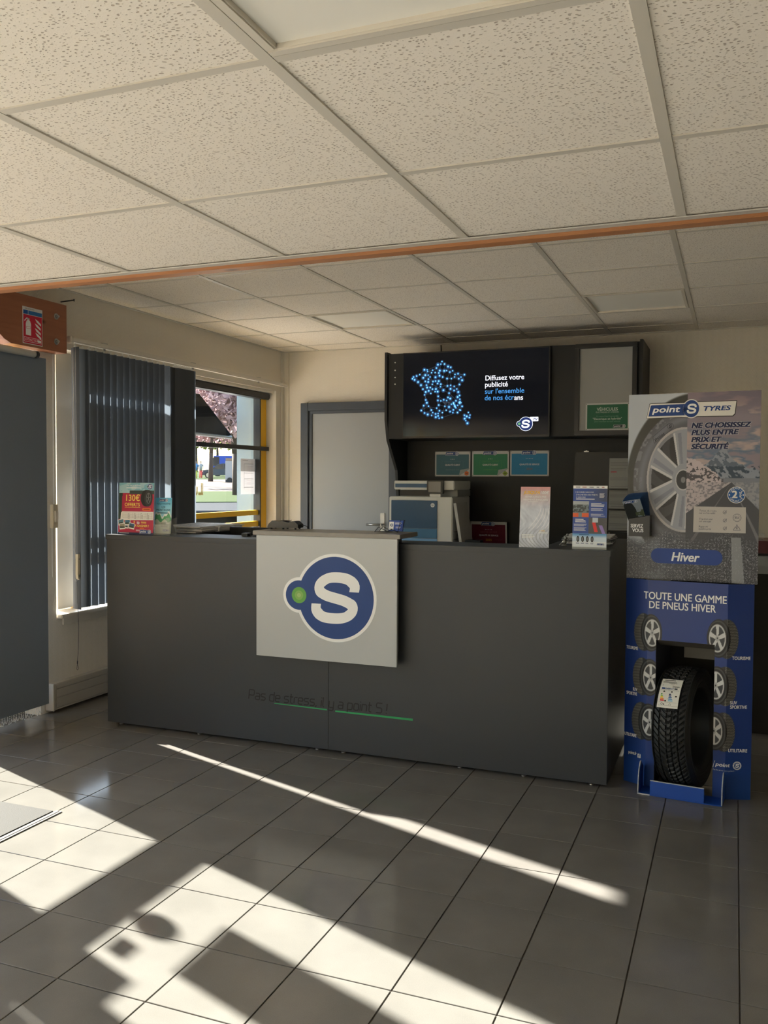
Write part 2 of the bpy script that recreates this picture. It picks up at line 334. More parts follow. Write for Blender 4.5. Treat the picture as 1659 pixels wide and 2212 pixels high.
MELB = mat('anthracite_wall_panel', (28, 30, 32), 0.5, spec=0.4); BLKP = mat('black_plastic', (20, 21, 23), 0.35); STEEL = mat('brushed_steel', (170, 170, 168), 0.3, 1.0)
GREYM = mat('light_grey_melamine', (172, 177, 180), 0.28, spec=0.5); DESKT = mat('grey_wood_top', (122, 118, 114), 0.3, var=(30, 0.1)); WHP = mat('white_plastic', (226, 226, 222), 0.35)
# ================================================================== floor
fl = struct(part_box('floor', None, GROUT, -4.25, 3.5, -3.0, 7.35, -0.12, -0.0035))
T = 0.30036; OX = -2.6664 - 6 * T; OY = 3.4528
def tile_mesh():
    bm = NB(); h = T / 2 - 0.0021
    box(bm, -h, h, -h, h, -0.006, 0.0)
    bmesh.ops.bevel(bm, geom=[e for e in bm.edges if all(abs(v.co.z) < 1e-6 for v in e.verts)], offset=0.0009, segments=1, affect='EDGES')
    bmesh.ops.recalc_face_normals(bm, faces=bm.faces); me = bpy.data.meshes.new('tile'); bm.to_mesh(me); bm.free(); me.materials.append(FT); return me
TM = tile_mesh()
cells = []
Mi = M.transposed()
for i in range(-2, 26):
    for j in range(-13, 23):
        x, y = OX + (i + 0.5) * T, OY - (j + 0.5) * T
        if -3.86 - T / 2 < x < 3.5 and -3.0 < y < 7.2 + T / 2:
            q = Mi @ Vector((x, y, -1.42)); vis = False
            if q.y > 0.3:
                px, py = 829.5 + 1910.4 * q.x / q.y, 1106 - 1910.4 * q.z / q.y
                vis = -120 < px < 1780 and 1400 < py < 2420
                if y > 4.45 and -3.35 < x < -0.75: vis = False
            cells.append((not vis, abs(y), x, y))
cells.sort(); rest = NB()
for k, (hid, _, x, y) in enumerate(cells):
    if not hid and k < 296:
        o = bpy.data.objects.new('tile', TM); C.objects.link(o); o.location = (x, y, 0); o.parent = fl
    else:
        h = T / 2 - 0.0021; box(rest, max(x - h, -4.2), min(x + h, 3.49), y - h, min(y + h, 7.3), -0.006, 0)
o = mk('tile_field', rest, FT, fl); o['kind'] = 'stuff'
# ================================================================== ceiling
ZF, ZB = 2.177, 2.573
ce = struct(part_box('ceiling', None, WPAINT, -4.25, 3.5, -3.0, 7.35, 2.72, 2.85))
mx_f = [-0.800 + 0.6432 * i for i in range(-5, 7)]; my_f = [2.719 - 0.64 * j for j in range(0, 9)]
mx_b = [-0.2907 + 0.6404 * i for i in range(-5, 6)]; my_b = [4.3606 + 0.634 * j for j in range(-3, 5)]
def cell_list(ms, lo, hi): 
    e = [lo] + [x for x in ms if lo + 0.02 < x < hi - 0.02] + [hi]; e.sort(); return list(zip(e[:-1], e[1:]))
lights = {'f': [(-0.80, 0.80)], 'b': [(-2.852, 5.629), (-0.931, 5.629)]}
lt_n = 0
tcache = {}
def ctile(x0, x1, y0, y1, z):
    key = (round(x1 - x0, 3), round(y1 - y0, 3)); 
    if key not in tcache:
        bm = NB(); hx, hy = (x1 - x0) / 2 - 0.004, (y1 - y0) / 2 - 0.004; box(bm, -hx, hx, -hy, hy, 0.0, 0.015); bmesh.ops.recalc_face_normals(bm, faces=bm.faces)
        me = bpy.data.meshes.new('ceiling_tile'); bm.to_mesh(me); bm.free(); me.materials.append(CEIL); tcache[key] = me
    o = bpy.data.objects.new('ceiling_tile', tcache[key]); C.objects.link(o); o.location = ((x0 + x1) / 2, (y0 + y1) / 2, z + 0.004); o.parent = ce
LIGHTD = mat('light_diffuser', (240, 238, 230), 0.5, spec=0.5)
def ceiling_lamp(x0, x1, y0, y1, z, label):
    t = thing('ceiling_light', label, 'ceiling light', ((x0 + x1) / 2, (y0 + y1) / 2, z + 0.02), group=None)
    bm = NB(); a = 0.014; e = 0.022
    for q in ((x0 + a, x1 - a, y0 + a, y0 + a + e), (x0 + a, x1 - a, y1 - a - e, y1 - a), (x0 + a, x0 + a + e, y0 + a + e, y1 - a - e), (x1 - a - e, x1 - a, y0 + a + e, y1 - a - e)): box(bm, *q, z - 0.002, z + 0.022, bev=0.003)
    mk('frame', bm, PVC, t); part_box('diffuser', t, LIGHTD, x0 + a + e, x1 - a - e, y0 + a + e, y1 - a - e, z + 0.010, z + 0.018)
for tag_, ms, ys, z, ylo, yhi in (('f', mx_f, my_f, ZF, -3.0, 2.719), ('b', mx_b, my_b, ZB, 2.745, 7.2)):
    for x0, x1 in cell_list(ms, -3.85, 3.5):
        for y0, y1 in cell_list(ys, ylo, yhi):
            lit = [q for q in lights[tag_] if abs(x0 - q[0]) < 0.03 and abs(y0 - q[1]) < 0.03]
            if lit:
                ceiling_lamp(x0, x1, y0, y1, z, {'f': 'large square light panel in the low front ceiling, cut by the top of the picture', 'b': 'unlit square light panel in the rear ceiling left of the television' if lit and lit[0][0] < -2 else 'unlit square light panel in the rear ceiling above the grey poster frame'}[tag_])
            else: ctile(x0, x1, y0, y1, z)
    for x in ms:
        if -3.84 < x < 3.45: part_box('main_bar', ce, BARM, x - 0.013, x + 0.013, ylo, yhi, z, z + 0.006)
    for y in ys[(1 if tag_ == 'f' else 0):]:
        if ylo < y < yhi: 
            for x0, x1 in cell_list(ms, -3.85, 3.5): part_box('cross_bar', ce, BARM, x0 + 0.0135, x1 - 0.0135, y - 0.011, y + 0.011, z + 0.0008, z + 0.0062)
part_box('edge_angle', ce, BARM, -3.85, 3.5, 7.176, 7.2, ZB - 0.002, ZB + 0.003); part_box('edge_angle', ce, BARM, -3.85, -3.828, 2.80, 7.17, ZB - 0.002, ZB + 0.003)
part_box('edge_angle', ce, mat('light_grey_angle', (196, 194, 188), 0.4), -3.85, 3.5, 2.685, 2.717, ZF - 0.004, ZF - 0.0005)
bm = NB(); box(bm, -3.85, 3.5, 2.7195, 2.770, ZF - 0.014, ZF + 0.03, bev=0.002)
tb = struct(mk('trim_1', bm, WOODX)); tb['label'] = 'narrow orange wooden batten across the ceiling step'
bm = NB(); box(bm, -3.85, 3.5, 2.7195, 2.744, ZF + 0.031, 2.72); struct(mk('trim_2', bm, WPAINT))
# ================================================================== walls
bm = NB(); box(bm, -4.25, 3.65, 7.2, 7.35, -0.12, 2.9); wb = struct(mk('wall_back', bm, WP))
bm = NB(); box(bm, 3.5, 3.65, -3.15, 7.2, -0.12, 2.9); struct(mk('wall_right', bm, WP))
bm = NB(); box(bm, -4.25, 3.5, -3.15, -3.0, -0.12, 2.9); struct(mk('wall_front', bm, WP))
bm = NB()
for xa, xb, ya, yb in ((-4.0, -3.85, 4.135, 4.272), (-4.25, -4.0, 4.135, 4.322)): box(bm, xa, xb, ya, yb, -0.12, 2.9)   # pier
box(bm, -4.25, -3.85, 4.2725, 7.2, -0.12, 0.56); box(bm, -4.25, -3.85, 4.273, 7.2, 2.215, 2.9); box(bm, -4.0, -3.85, 7.06, 7.2, 0.56, 2.215)
box(bm, -4.25, -3.85, -3.0, 4.134, 2.20, 2.9); box(bm, -4.25, -3.85, 2.30, 2.42, -0.12, 2.199)
wl = struct(mk('wall_left', bm, WP))
part_box('outer_jamb', wl, mat('blue_white_render', (112, 132, 148), 0.8), -4.257, -4.001, 7.0605, 7.30, 0.0, 2.9)
part_box('corner_strip', wl, PVC, -3.8495, -3.835, 7.150, 7.199, 0.0, 2.57)
part_box('corner_strip', wl, PVC, -3.835, -3.790, 7.188, 7.1995, 0.0, 2.57)
# window_1
wn = struct(thing('window_1', 'window', 'window', (-3.98, 5.7, 0.56))); del wn['category']; wn['label'] = 'yellow framed shop window on the left wall'
bm = NB()
box(bm, -4.01, -3.95, 6.955, 7.058, 0.565, 2.21); mk('frame_post', bm, YEL, wn)
part_box('frame_post', wn, PVC, -4.012, -3.97, 4.419, 4.578, 0.59, 2.213)['label'] = 'white frame post'
part_box('frame_rail', wn, YEL, -4.008, -3.962, 4.576, 6.953, 1.103, 1.146); part_box('frame_rail', wn, YEL, -4.008, -3.962, 4.576, 6.953, 1.00, 1.048)
part_box('frame_rail', wn, YEL, -4.008, -3.962, 4.576, 6.953, 0.565, 0.62)
part_box('gasket', wn, DKM, -4.01, -3.945, 6.935, 6.954, 0.565, 2.21)
part_box('transom', wn, DKM, -3.944, -3.918, 4.60, 7.052, 1.676, 1.712); 
part_box('pane', wn, GLASS, -3.992, -3.989, 4.576, 6.955, 0.6, 2.21)
bm = NB(); box(bm, -4.0, -3.815, 4.28, 7.05, 0.561, 0.585, bev=0.004); box(bm, -3.849, -3.838, 4.32, 7.055, 0.515, 0.561, bev=0.002); mk('sill', bm, PVC, wn)
bm = NB(); box(bm, -3.995, -3.90, 4.60, 7.045, 2.135, 2.19, bev=0.01); mk('roller_cassette', bm, DKM, wn)
part_box('cassette_cover', wn, PVC, -3.94, -3.87, 4.59, 7.05, 2.191, 2.214)
d = Decal(0.0003, lambda u, v, y: (-3.9955 - y, u, v)); d.text('L', 6.105, 1.296, 0.125, mat('cream_vinyl', (220, 196, 120), 0.6), bold=0.09, xs=-1.0); d.text('u', 6.025, 1.296, 0.125, mat('cream_vinyl', (220, 196, 120), 0.6), bold=0.09, xs=-1.0)
d.done('window_lettering', wn, True)
# side entrance glazing, left of the frame
dr = struct(thing('door_1', 'door', 'door', (-4.0, 3.3, 0))); del dr['category']; dr['label'] = 'glazed entrance outside the left edge of the picture'
bm = NB()
for q in ((2.785, 2.91, 0.0, 1.106), (2.62, 2.765, 0.0, 1.106), (2.615, 2.765, 1.243, 2.2), (2.425, 2.59, 1.243, 2.2), (2.42, 2.6, 0.0, 1.106)): box(bm, -4.03, -3.97, *q)
box(bm, -4.03, -3.97, 2.42, 4.13, 1.106, 1.243); part_box('sun_stop_plate', dr, mat('sun_stop_grey', (96, 94, 90), .5), -4.03, -3.97, 2.60, 4.13, 0.0, 0.22); box(bm, -4.03, -3.97, 4.09, 4.13, 0.09, 2.2); mk('door_frame', bm, YEL, dr)  # bottom plate made taller to stop sun passing under the parked blind
part_box('pane', dr, GLASS, -4.002, -3.998, 2.6, 4.09, 0.09, 2.2)
bm = NB(); cyl(bm, (-4.004, 3.133, 1.322), (-4.001, 3.133, 1.322), 0.060, n=40); mk('round_sticker', bm, NAVY, dr)
part_box('square_sticker', dr, NAVY, -4.004, -4.001, 2.942, 3.022, 1.284, 1.342)
part_box('notice_sheet', dr, WHITEI, -4.004, -4.001, 2.70, 2.90, 1.262, 1.397); part_box('notice_sheet', dr, WHITEI, -4.004, -4.001, 3.003, 3.292, 1.44, 1.86)
w2 = struct(thing('window_2', 'window', 'window', (-4.0, 0, 0))); del w2['category']; w2['label'] = 'shop front glazing added for sky light beyond the left edge of the picture'  # unseen glazing, added for sky light and floor bounce onto the front ceiling
bm = NB()
for y in (-2.97, -1.65, -0.35, 0.95, 2.25): box(bm, -4.03, -3.97, y, y + 0.05, 0.0, 2.2)
box(bm, -4.03, -3.97, -2.92, 2.25, 0.0, 0.35); box(bm, -4.03, -3.97, -2.92, 2.25, 1.106, 1.16); mk('window_frame', bm, YEL, w2); part_box('pane', w2, GLASS, -4.001, -3.999, -2.92, 2.25, 0.35, 2.2)
# grey back door
dg_ = struct(thing('door_2', 'door', 'door', (-3.2, 7.2, 0))); del dg_['category']; dg_['label'] = 'light grey door in a dark grey frame'
DG = mat('door_frame_grey', (66, 72, 82), 0.4); bm = NB()
box(bm, -3.648, -3.575, 7.145, 7.1995, 0, 2.106, bev=0.003); box(bm, -2.77, -2.70, 7.145, 7.1995, 0, 2.106, bev=0.003); box(bm, -3.5745, -2.771, 7.145, 7.1995, 2.036, 2.106, bev=0.003)
box(bm, -3.5745, -3.545, 7.165, 7.1995, 0, 2.035); box(bm, -2.8, -2.771, 7.165, 7.1995, 0, 2.035); box(bm, -3.5445, -2.801, 7.165, 7.1995, 2.010, 2.035); mk('door_frame', bm, DG, dg_)
part_box('door_leaf', dg_, mat('door_leaf_grey', (152, 155, 157), 0.42, bump=(40, 0.03)), -3.5440, -2.8015, 7.178, 7.1995, 0.008, 2.009)
bm = NB(); cyl(bm, (-2.86, 7.175, 1.03), (-2.86, 7.12, 1.03), 0.009); cyl(bm, (-2.86, 7.125, 1.03), (-2.99, 7.125, 1.03), 0.009); box(bm, -2.88, -2.84, 7.170, 7.1778, 0.93, 1.13); mk('door_handle', bm, STEEL, dg_)
# ================================================================== reception counter
ct = thing('reception_counter', 'long anthracite reception counter with a raised pale logo block', 'counter', (-1.94, 4.13, 0))
ZC = 1.10; Z0 = 0.016
bm = NB(); box(bm, -3.353, -1.9448, 4.13, 4.148, Z0, ZC - 0.0265, bev=0.001); fp = mk('front_panel', bm, MELA, ct)
bm = NB(); box(bm, -1.9432, -0.527, 4.13, 4.148, Z0, ZC - 0.0265, bev=0.001); mk('front_panel', bm, MELA, ct)
bm = NB(); box(bm, -0.545, -0.527, 4.1485, 5.04, Z0, ZC - 0.0265, bev=0.001); mk('side_panel', bm, MELA, ct)
bm = NB(); box(bm, -3.353, -3.335, 4.1485, 5.04, Z0, ZC - 0.0265, bev=0.001); mk('side_panel', bm, MELA, ct)
bm = NB(); prism(bm, [(-3.357, 4.126), (-0.524, 4.126), (-0.524, 5.045), (-0.86, 5.045), (-0.86, 4.40), (-2.905, 4.40), (-2.905, 5.045), (-3.357, 5.045)], 'z', ZC - 0.026, ZC)
mk('worktop', bm, MELA, ct)
bm = NB(); box(bm, -3.33, -0.55, 4.44, 4.456, Z0, ZC - 0.027); mk('back_panel', bm, MELA, ct)
for x in (-3.28, -2.75, -2.02, -1.87, -1.24, -0.92, -0.60):
    bm = NB(); cyl(bm, (x, 4.160, 0), (x, 4.160, 0.006), 0.012); cyl(bm, (x, 4.160, 0.006), (x, 4.160, Z0), 0.005); mk('foot', bm, STEEL, ct)
bm = NB(); box(bm, -2.345, -1.520, 4.045, 4.305, 1.130, 1.152, bev=0.002); mk('raised_top', bm, DESKT, ct)
bm = NB(); box(bm, -2.325, -1.536, 4.050, 4.068, 0.496, 1.129, bev=0.001); lp = mk('logo_panel', bm, GREYM, ct)
bm = NB(); box(bm, -2.30, -1.555, 4.0685, 4.1295, 0.56, 1.05); mk('spacer', bm, MELA, ct)
bm = NB(); box(bm, -2.30, -1.60, 4.17, 4.285, 1.1003, 1.1298); mk('riser', bm, MELA, ct)
d = Decal(0.0004, lambda u, v, y: (u, 4.0498 + y, v)); d.badge(-1.868, 0.822, 0.209, 1, outline=mat('logo_white', (232, 234, 236), 0.35)); 
d.ell(-1.868 - 0.206, 0.826, 0.024, 0.024, (128, 176, 88), 4, 32); d.ell(-1.868 - 0.206, 0.826, 0.011, 0.011, (158, 190, 116), 5, 32); d.done('logo', lp, True)
# slogan: letters drawn as strokes in a squared techno face
TXT = mat('slogan_black', (6, 6, 7), 0.6)
G = {'P': [[(0, 0), (0, 1), (.62, 1), (.72, .9), (.72, .5), (.62, .42), (0, .42)]], 'a': [[(.05, .68), (.5, .68), (.6, .58), (.6, 0), (.1, 0), (0, .1), (0, .26), (.1, .36), (.6, .36)]],
 's': [[(.6, .68), (.1, .68), (0, .58), (0, .44), (.1, .36), (.5, .34), (.6, .26), (.6, .1), (.5, 0), (0, 0)]], 'd': [[(.6, 1), (.6, 0), (.1, 0), (0, .1), (0, .58), (.1, .68), (.6, .68)]],
 'e': [[(0, .34), (.6, .34), (.6, .58), (.5, .68), (.1, .68), (0, .58), (0, .1), (.1, 0), (.58, 0)]], 't': [[(.1, 1), (.1, .1), (.2, 0), (.42, 0)], [(-.06, .68), (.4, .68)]], 'r': [[(0, 0), (0, .58), (.1, .68), (.42, .68)]],
 ',': [[(.08, .08), (0, -.14)]], 'i': [[(0, 0), (0, .68)], [(0, .86), (0, .95)]], 'l': [[(0, 1), (0, .1), (.1, 0), (.2, 0)]], 'y': [[(0, .68), (0, .1), (.1, 0), (.6, 0)], [(.6, .68), (.6, -.2), (.5, -.3), (.05, -.3)]],
 'p': [[(0, -.3), (0, .68), (.5, .68), (.6, .58), (.6, .1), (.5, 0), (0, 0)]], 'o': [[(.1, 0), (.5, 0), (.6, .1), (.6, .58), (.5, .68), (.1, .68), (0, .58), (0, .1), (.1, 0)]], 'n': [[(0, 0), (0, .68), (.5, .68), (.6, .58), (.6, 0)]],
 'S': [[(.72, 1), (.1, 1), (0, .9), (0, .62), (.1, .52), (.62, .5), (.72, .4), (.72, .1), (.62, 0), (0, 0)]], '!': [[(0, .26), (0, 1)], [(0, 0), (0, .06)]]}
ADV = {'P': .92, 'a': .80, 's': .80, 'd': .82, 'e': .80, 't': .58, 'r': .56, ',': .3, 'i': .22, 'l': .4, 'y': .82, 'p': .82, 'o': .82, 'n': .82, 'S': .92, '!': .2, ' ': .42}
slog = "Pas de stress, il y a point S !"; tot = sum(ADV[c] for c in slog); H_ = 0.050; xs = (2.418 - 1.612) / (tot * H_); x = -2.418
d = Decal(0.0003, lambda u, v, y: (u, 4.1298 + y, v))
for c in slog:
    for st in G.get(c, []): d.line([(x + (p[0] + 0.12 * p[1]) * H_ * xs, 0.238 + p[1] * H_) for p in st], 0.0058, TXT, 1)
    x += ADV[c] * H_ * xs
d.done('slogan', ct, True)
d = Decal(0.0003, lambda u, v, y: (u, 4.1298 + y, v)); GS = mat('green_stripe', (22, 146, 84), 0.4)
d.poly([(-2.262, 0.226), (-1.952, 0.221), (-1.952, 0.228), (-2.262, 0.230)], GS); d.poly([(-1.905, 0.218), (-1.478, 0.216), (-1.478, 0.227), (-1.905, 0.226)], GS)
o = d.done('underline', ct, True)
# ================================================================== things on the counter
def dupe(root, loc, rot=None, label=None):
    r = root.copy(); C.objects.link(r); r.location = loc
    if rot is not None: r.rotation_euler = rot
    if label: r['label'] = label
    for ch in list(root.children):
        c = ch.copy(); C.objects.link(c); c.parent = r
        for g in ch.children: e = g.copy(); C.objects.link(e); e.parent = c
    return r
# card reader tray
t = thing('card_terminal', 'low black card terminal lying on the raised counter top', 'terminal', (-2.26, 4.25, 1.152), (0, 0, 0.1))
bm = NB(); prism(bm, [(-0.088, 0.008), (0.088, 0.008), (0.088, 0.026), (0.066, 0.044), (0.050, 0.044), (0.036, 0.036), (-0.006, 0.046), (-0.030, 0.042), (-0.062, 0.046), (-0.080, 0.030), (-0.088, 0.016)], 'y', -0.040, 0.040)
mk('body', bm, BLKP, t, local=True); bm = NB()
for x in (-0.07, 0.0, 0.07):
    for y in (-0.03, 0.03): cyl(bm, (x, y, 0), (x, y, 0.008), 0.006, n=8)
mk('rubber_foot', bm, BLKP, t, local=True)
bm = NB(); box(bm, -0.018, 0.030, -0.03, 0.02, 0.0465, 0.0490, bev=0.0008); mk('keypad', bm, DKM, t, local=True)
bm = NB(); tube(bm, [(0.088, 0.02, 0.018), (0.10, 0.03, 0.02), (0.11, 0.04, 0.012), (0.112, 0.052, 0.004)], 0.0022); mk('cable', bm, BLKP, t, local=True)
# business card holder of bent wire mesh with cards
t = thing('card_holder', 'small black folded card holder on the right end of the raised top', 'card holder', (-1.640, 4.22, 1.1535), (0, 0, -0.05))
bm = NB(); rodp = [(-0.075, 0, 0.001), (-0.052, 0, 0.026), (-0.005, 0, 0.003), (0.02, 0, 0.016), (0.055, 0, 0.001), (0.070, 0, 0.062)]
for y in (-0.028, 0.028): tube(bm, [(p[0], y, p[2]) for p in rodp], 0.0016, 6)
for a, b in zip(rodp[:-1], rodp[1:]):
    for k in range(5):
        f = k / 4; x, z = a[0] + (b[0] - a[0]) * f, a[2] + (b[2] - a[2]) * f; cyl(bm, (x, -0.028, z), (x, 0.028, z), 0.0009, n=5)
mk('wire_frame', bm, BLKP, t, local=True)
bm = NB(); box(bm, -0.055, 0.006, -0.026, 0.026, 0.001, 0.0018); o = mk('base_plate', bm, BLKP, t, local=True)
t = thing('business_cards', 'stack of blue business cards standing in the black holder', 'cards', (-1.604, 4.20, 1.160), (math.radians(-12), 0, -0.12))
BLUEI = ink('print_blue', (46, 78, 160))
part_box('card_stack', t, BLUEI, -0.040, 0.040, 0.0, 0.008, 0, 0.055, local=True)
d = Decal(0.0003); d.rect(-0.039, -0.012, 0.006, 0.048, WHITEI, 1); d.badge(-0.023, 0.030, 0.008, 2); d.text('point S', -0.035, 0.010, 0.007, BLACKI, 2); d.lines(-0.006, 0.034, 0.046, 3, 0.005, 0.0018, WHITEI, 1); d.lines(0.0, 0.03, 0.022, 2, 0.005, 0.0018, WHITEI, 1); d.done('print', t)
# easel card 1 (shiny)
def easel(name, label, x, y, w_, h_, lean, fn, step, rz=0, m=None, zed=ZC):
    t = thing(name, label, 'advert', (x, y, zed), (0, 0, rz))
    L = math.radians(lean); cl, sl = math.cos(L), math.sin(L)
    pos = lambda U, V: (U, V * sl - 0.0, V * cl)
    g = photo_grid('printed_face', t, 0, w_, 0, h_, step, fn, lambda U, V: (U, V * sl - 0.0012, V * cl), m=m)
    bm = NB(); vs = box(bm, 0, w_, 0, 0.002, 0, h_)
    for v in bm.verts: yy, zz = v.co.y, v.co.z; v.co.y = yy * cl + zz * sl; v.co.z = zz * cl - yy * sl * 0
    mk('board', bm, ink('board_back', (200, 202, 204)), t, local=True)
    bm = NB(); A = h_ * 0.72
    vs = [bm.verts.new(p) for p in ((w_ * .3, A * sl + .004, A * cl), (w_ * .7, A * sl + .004, A * cl), (w_ * .75, A * sl + .075, .001), (w_ * .25, A * sl + .075, .001))]; bm.faces.new(vs)
    r = bmesh.ops.extrude_face_region(bm, geom=bm.faces[:]); bmesh.ops.translate(bm, verts=[v for v in r['geom'] if isinstance(v, bmesh.types.BMVert)], vec=(0, 0.002, 0.0)); mk('easel_leg', bm, ink('board_back', (200, 202, 204)), t, local=True)
    dc = Decal(0.0004, lambda u, v, yy: (u, v * sl - 0.0014 + yy, v * cl)); return t, dc
FOIL = bpy.data.materials.new('silver_foil_print'); FOIL.use_nodes = True; _b = FOIL.node_tree.nodes['Principled BSDF']
_a = FOIL.node_tree.nodes.new('ShaderNodeVertexColor'); _a.layer_name = 'Col'; FOIL.node_tree.links.new(_a.outputs[0], _b.inputs['Base Color']); _b.inputs['Roughness'].default_value = 0.3; _b.inputs['Metallic'].default_value = 0.0; _b.inputs['Specular IOR Level'].default_value = 0.7
def foil(U, V):
    n = fbm(U + 0.02 * np.sin(V * 40), V * 0.6, 60, 4, 3); t = V / 0.29
    base = np.stack([172 + 60 * n, 180 + 58 * n, 200 + 50 * n], -1)
    base = over(base, (226, 170, 160), smooth(0.6, 0.95, t) * 0.5); base = over(base, (228, 130, 130), smooth(0.9, 1, t) * 0.5)
    lines_ = np.abs(np.sin((U * 60 + np.sin(V * 30) * 2.5) * 3)); base = over(base, (120, 128, 140), (lines_ < 0.35) * smooth(0.45, 0.1, t) * 0.6)
    for k in range(5):
        c = 0.05 + 0.05 * np.sin((V - 0.10) * 16 + k * 0.16) + 0.012 * k; base = over(base, (250, 248, 255), (1 - smooth(0, 0.003, np.abs(U - c))) * ((V > 0.09) & (V < 0.19)) * 0.8)
    return base
t, d = easel('standing_leaflet', 'silver shining promotional card standing on the counter, reading JUSQU\'À 100€', -0.962, 4.19, 0.142, 0.292, 7, foil, 0.002, 0.04, FOIL)
d.text("JUSQU'À", 0.016, 0.258, 0.020, ink('print_yellow', (250, 200, 40)), bold=0.03, shear=0.2); d.text("100€", 0.092, 0.258, 0.020, WHITEI, bold=0.03, shear=0.2)
d.text("REMBOURSÉS PAR", 0.022, 0.240, 0.0125, WHITEI, bold=0.02, shear=0.2); d.text("VIREMENT BANCAIRE", 0.012, 0.226, 0.0125, WHITEI, bold=0.02, shear=0.2); d.rect(0.035, 0.085, 0.219, 0.2215, WHITEI, 2)
d.text("2 ANS", 0.096, 0.078, 0.010, ink('print_yellow', (250, 200, 40)), bold=0.02); d.rect(0.092, 0.135, 0.070, 0.073, WHITEI, 2); d.lines(0.012, 0.075, 0.062, 3, 0.007, 0.003, WHITEI, 2); d.done('print', t)
def leaf2(U, V):
    t = V / 0.298; u = U / 0.158; b = np.zeros(U.shape + (3,)) + np.array((58, 84, 158.))
    b = over(b, (70, 76, 96), smooth(0.3, 1, u) * (t > 0.75) * 0.8); b = over(b, (240, 242, 244), (t > 0.955) * 1.0)
    n = fbm(U, V, 120, 3, 5)
    p1 = (u < 0.47) & (t > 0.50) & (t < 0.755); b = over(b, (120, 134, 140), p1 * 1.0); b = over(b, (60, 66, 66), p1 * (n > 0.5) * (t > 0.58) * 0.8); b = over(b, (170, 178, 186), p1 * (t > 0.70)); b = over(b, (236, 96, 48), p1 * (t < 0.565) * (np.abs(u - 0.22) > 0.05 * 1) * 0.9)
    p2 = (u > 0.47) & (t > 0.245) & (t < 0.50); b = over(b, (84, 84, 88), p2 * 1.0); b = over(b, (190, 200, 210), p2 * (t > 0.42) * (np.abs(u - 0.66) < 0.08)); b = over(b, (220, 60, 60), p2 * (np.abs(u - 0.62 - (0.42 - t) * 0.5) < 0.05) * (t < 0.42) * (t > 0.27)); b = over(b, (150, 130, 200), p2 * (np.abs(u - 0.78 - (0.42 - t) * 0.8) < 0.05) * (t < 0.38))
    p3 = t < 0.245; b = over(b, (206, 222, 238), p3 * 1.0); b = over(b, (90, 150, 205), p3 * smooth(0.17, 0.245, t)); b = over(b, (232, 238, 244), (t < 0.12) * 0.8)
    return b
t, d = easel('standing_leaflet', 'blue tyre leaflet with two road pictures standing at the right end of the counter', -0.710, 4.20, 0.158, 0.298, 3, leaf2, 0.0016)
for i, x in enumerate((0.012, 0.042, 0.075, 0.108, 0.132)): d.rect(x, x + (0.02 if i < 3 else 0.012), 0.2895, 0.2925, (150, 60, 50) if i in (1, 4) else (70, 74, 84), 2)
d.text("3 BONNES RAISONS", 0.010, 0.264, 0.0095, WHITEI); d.text("D'ACHETER DES PNEUS", 0.014, 0.252, 0.0095, WHITEI); d.text("4 SAISONS", 0.014, 0.240, 0.0095, WHITEI); d.rect(0.014, 0.100, 0.233, 0.2365, WHITEI, 2)
d.lines(0.122, 0.145, 0.262, 5, 0.0045, 0.0018, WHITEI); d.lines(0.084, 0.148, 0.216, 3, 0.006, 0.003, WHITEI); d.lines(0.084, 0.150, 0.192, 3, 0.0045, 0.0015, WHITEI); d.lines(0.084, 0.150, 0.166, 3, 0.0045, 0.0015, WHITEI)
d.lines(0.012, 0.064, 0.141, 3, 0.006, 0.003, WHITEI); d.lines(0.006, 0.068, 0.118, 3, 0.0045, 0.0015, WHITEI); d.lines(0.006, 0.068, 0.101, 4, 0.0045, 0.0015, WHITEI)
for x in (0.026, 0.048, 0.070, 0.092):
    d.ell(x, 0.047, 0.0065, 0.014, BLACKI, 2, 20); d.ell(x, 0.047, 0.0035, 0.009, GREYI, 3, 16); d.lines(x - 0.008, x + 0.008, 0.030, 2, 0.004, 0.0015, NAVY)
d.lines(0.032, 0.085, 0.069, 1, 0.005, 0.0025, NAVY); d.brand(0.114, 0.020, 0.034, 2); d.rect(0.0, 0.158, 0.0, 0.010, (170, 176, 178), 2); d.done('print', t)
# promotional 130 euro panel
def promo(U, V):
    t = V / 0.297; u = U / 0.242; n = fbm(U, V, 30, 3, 9); b = np.zeros(U.shape + (3,)) + np.array((176, 28, 66.))
    sky_ = t > 0.80 - 0.25 * (u < 0.08); b = over(b, (120, 176, 196), sky_ * 1.0); b = over(b, (196, 216, 220), sky_ * (n > 0.55) * 0.5)
    b = over(b, (44, 60, 58), (t > 0.78) * (t < 0.85) * (u > 0.3)); b = over(b, (44, 60, 50), (u < 0.10 - (0.8 - t) * 0.02) * (t > 0.3) * (t < 0.8)); b = over(b, (30, 40, 76), (t < 0.05) * 1.0)
    return b
t, d = easel('promotional_panel', 'red and blue 130€ OFFERTS panel standing on the left end of the counter', -3.300, 4.165, 0.242, 0.297, 3, promo, 0.003)
Y1 = ink('print_gold', (238, 206, 96)); d.text('130€', 0.042, 0.194, 0.050, Y1, bold=0.02, xs=0.98); d.text('OFFERTS', 0.042, 0.163, 0.028, Y1, bold=0.02, xs=0.96); d.rect(0.044, 0.150, 0.1555, 0.158, Y1, 2)
d.text('ON VA PLUS LOIN', 0.052, 0.276, 0.012, WHITEI, bold=0.02); d.rect(0.052, 0.150, 0.266, 0.270, WHITEI, 2); d.badge(0.214, 0.276, 0.016, 2)
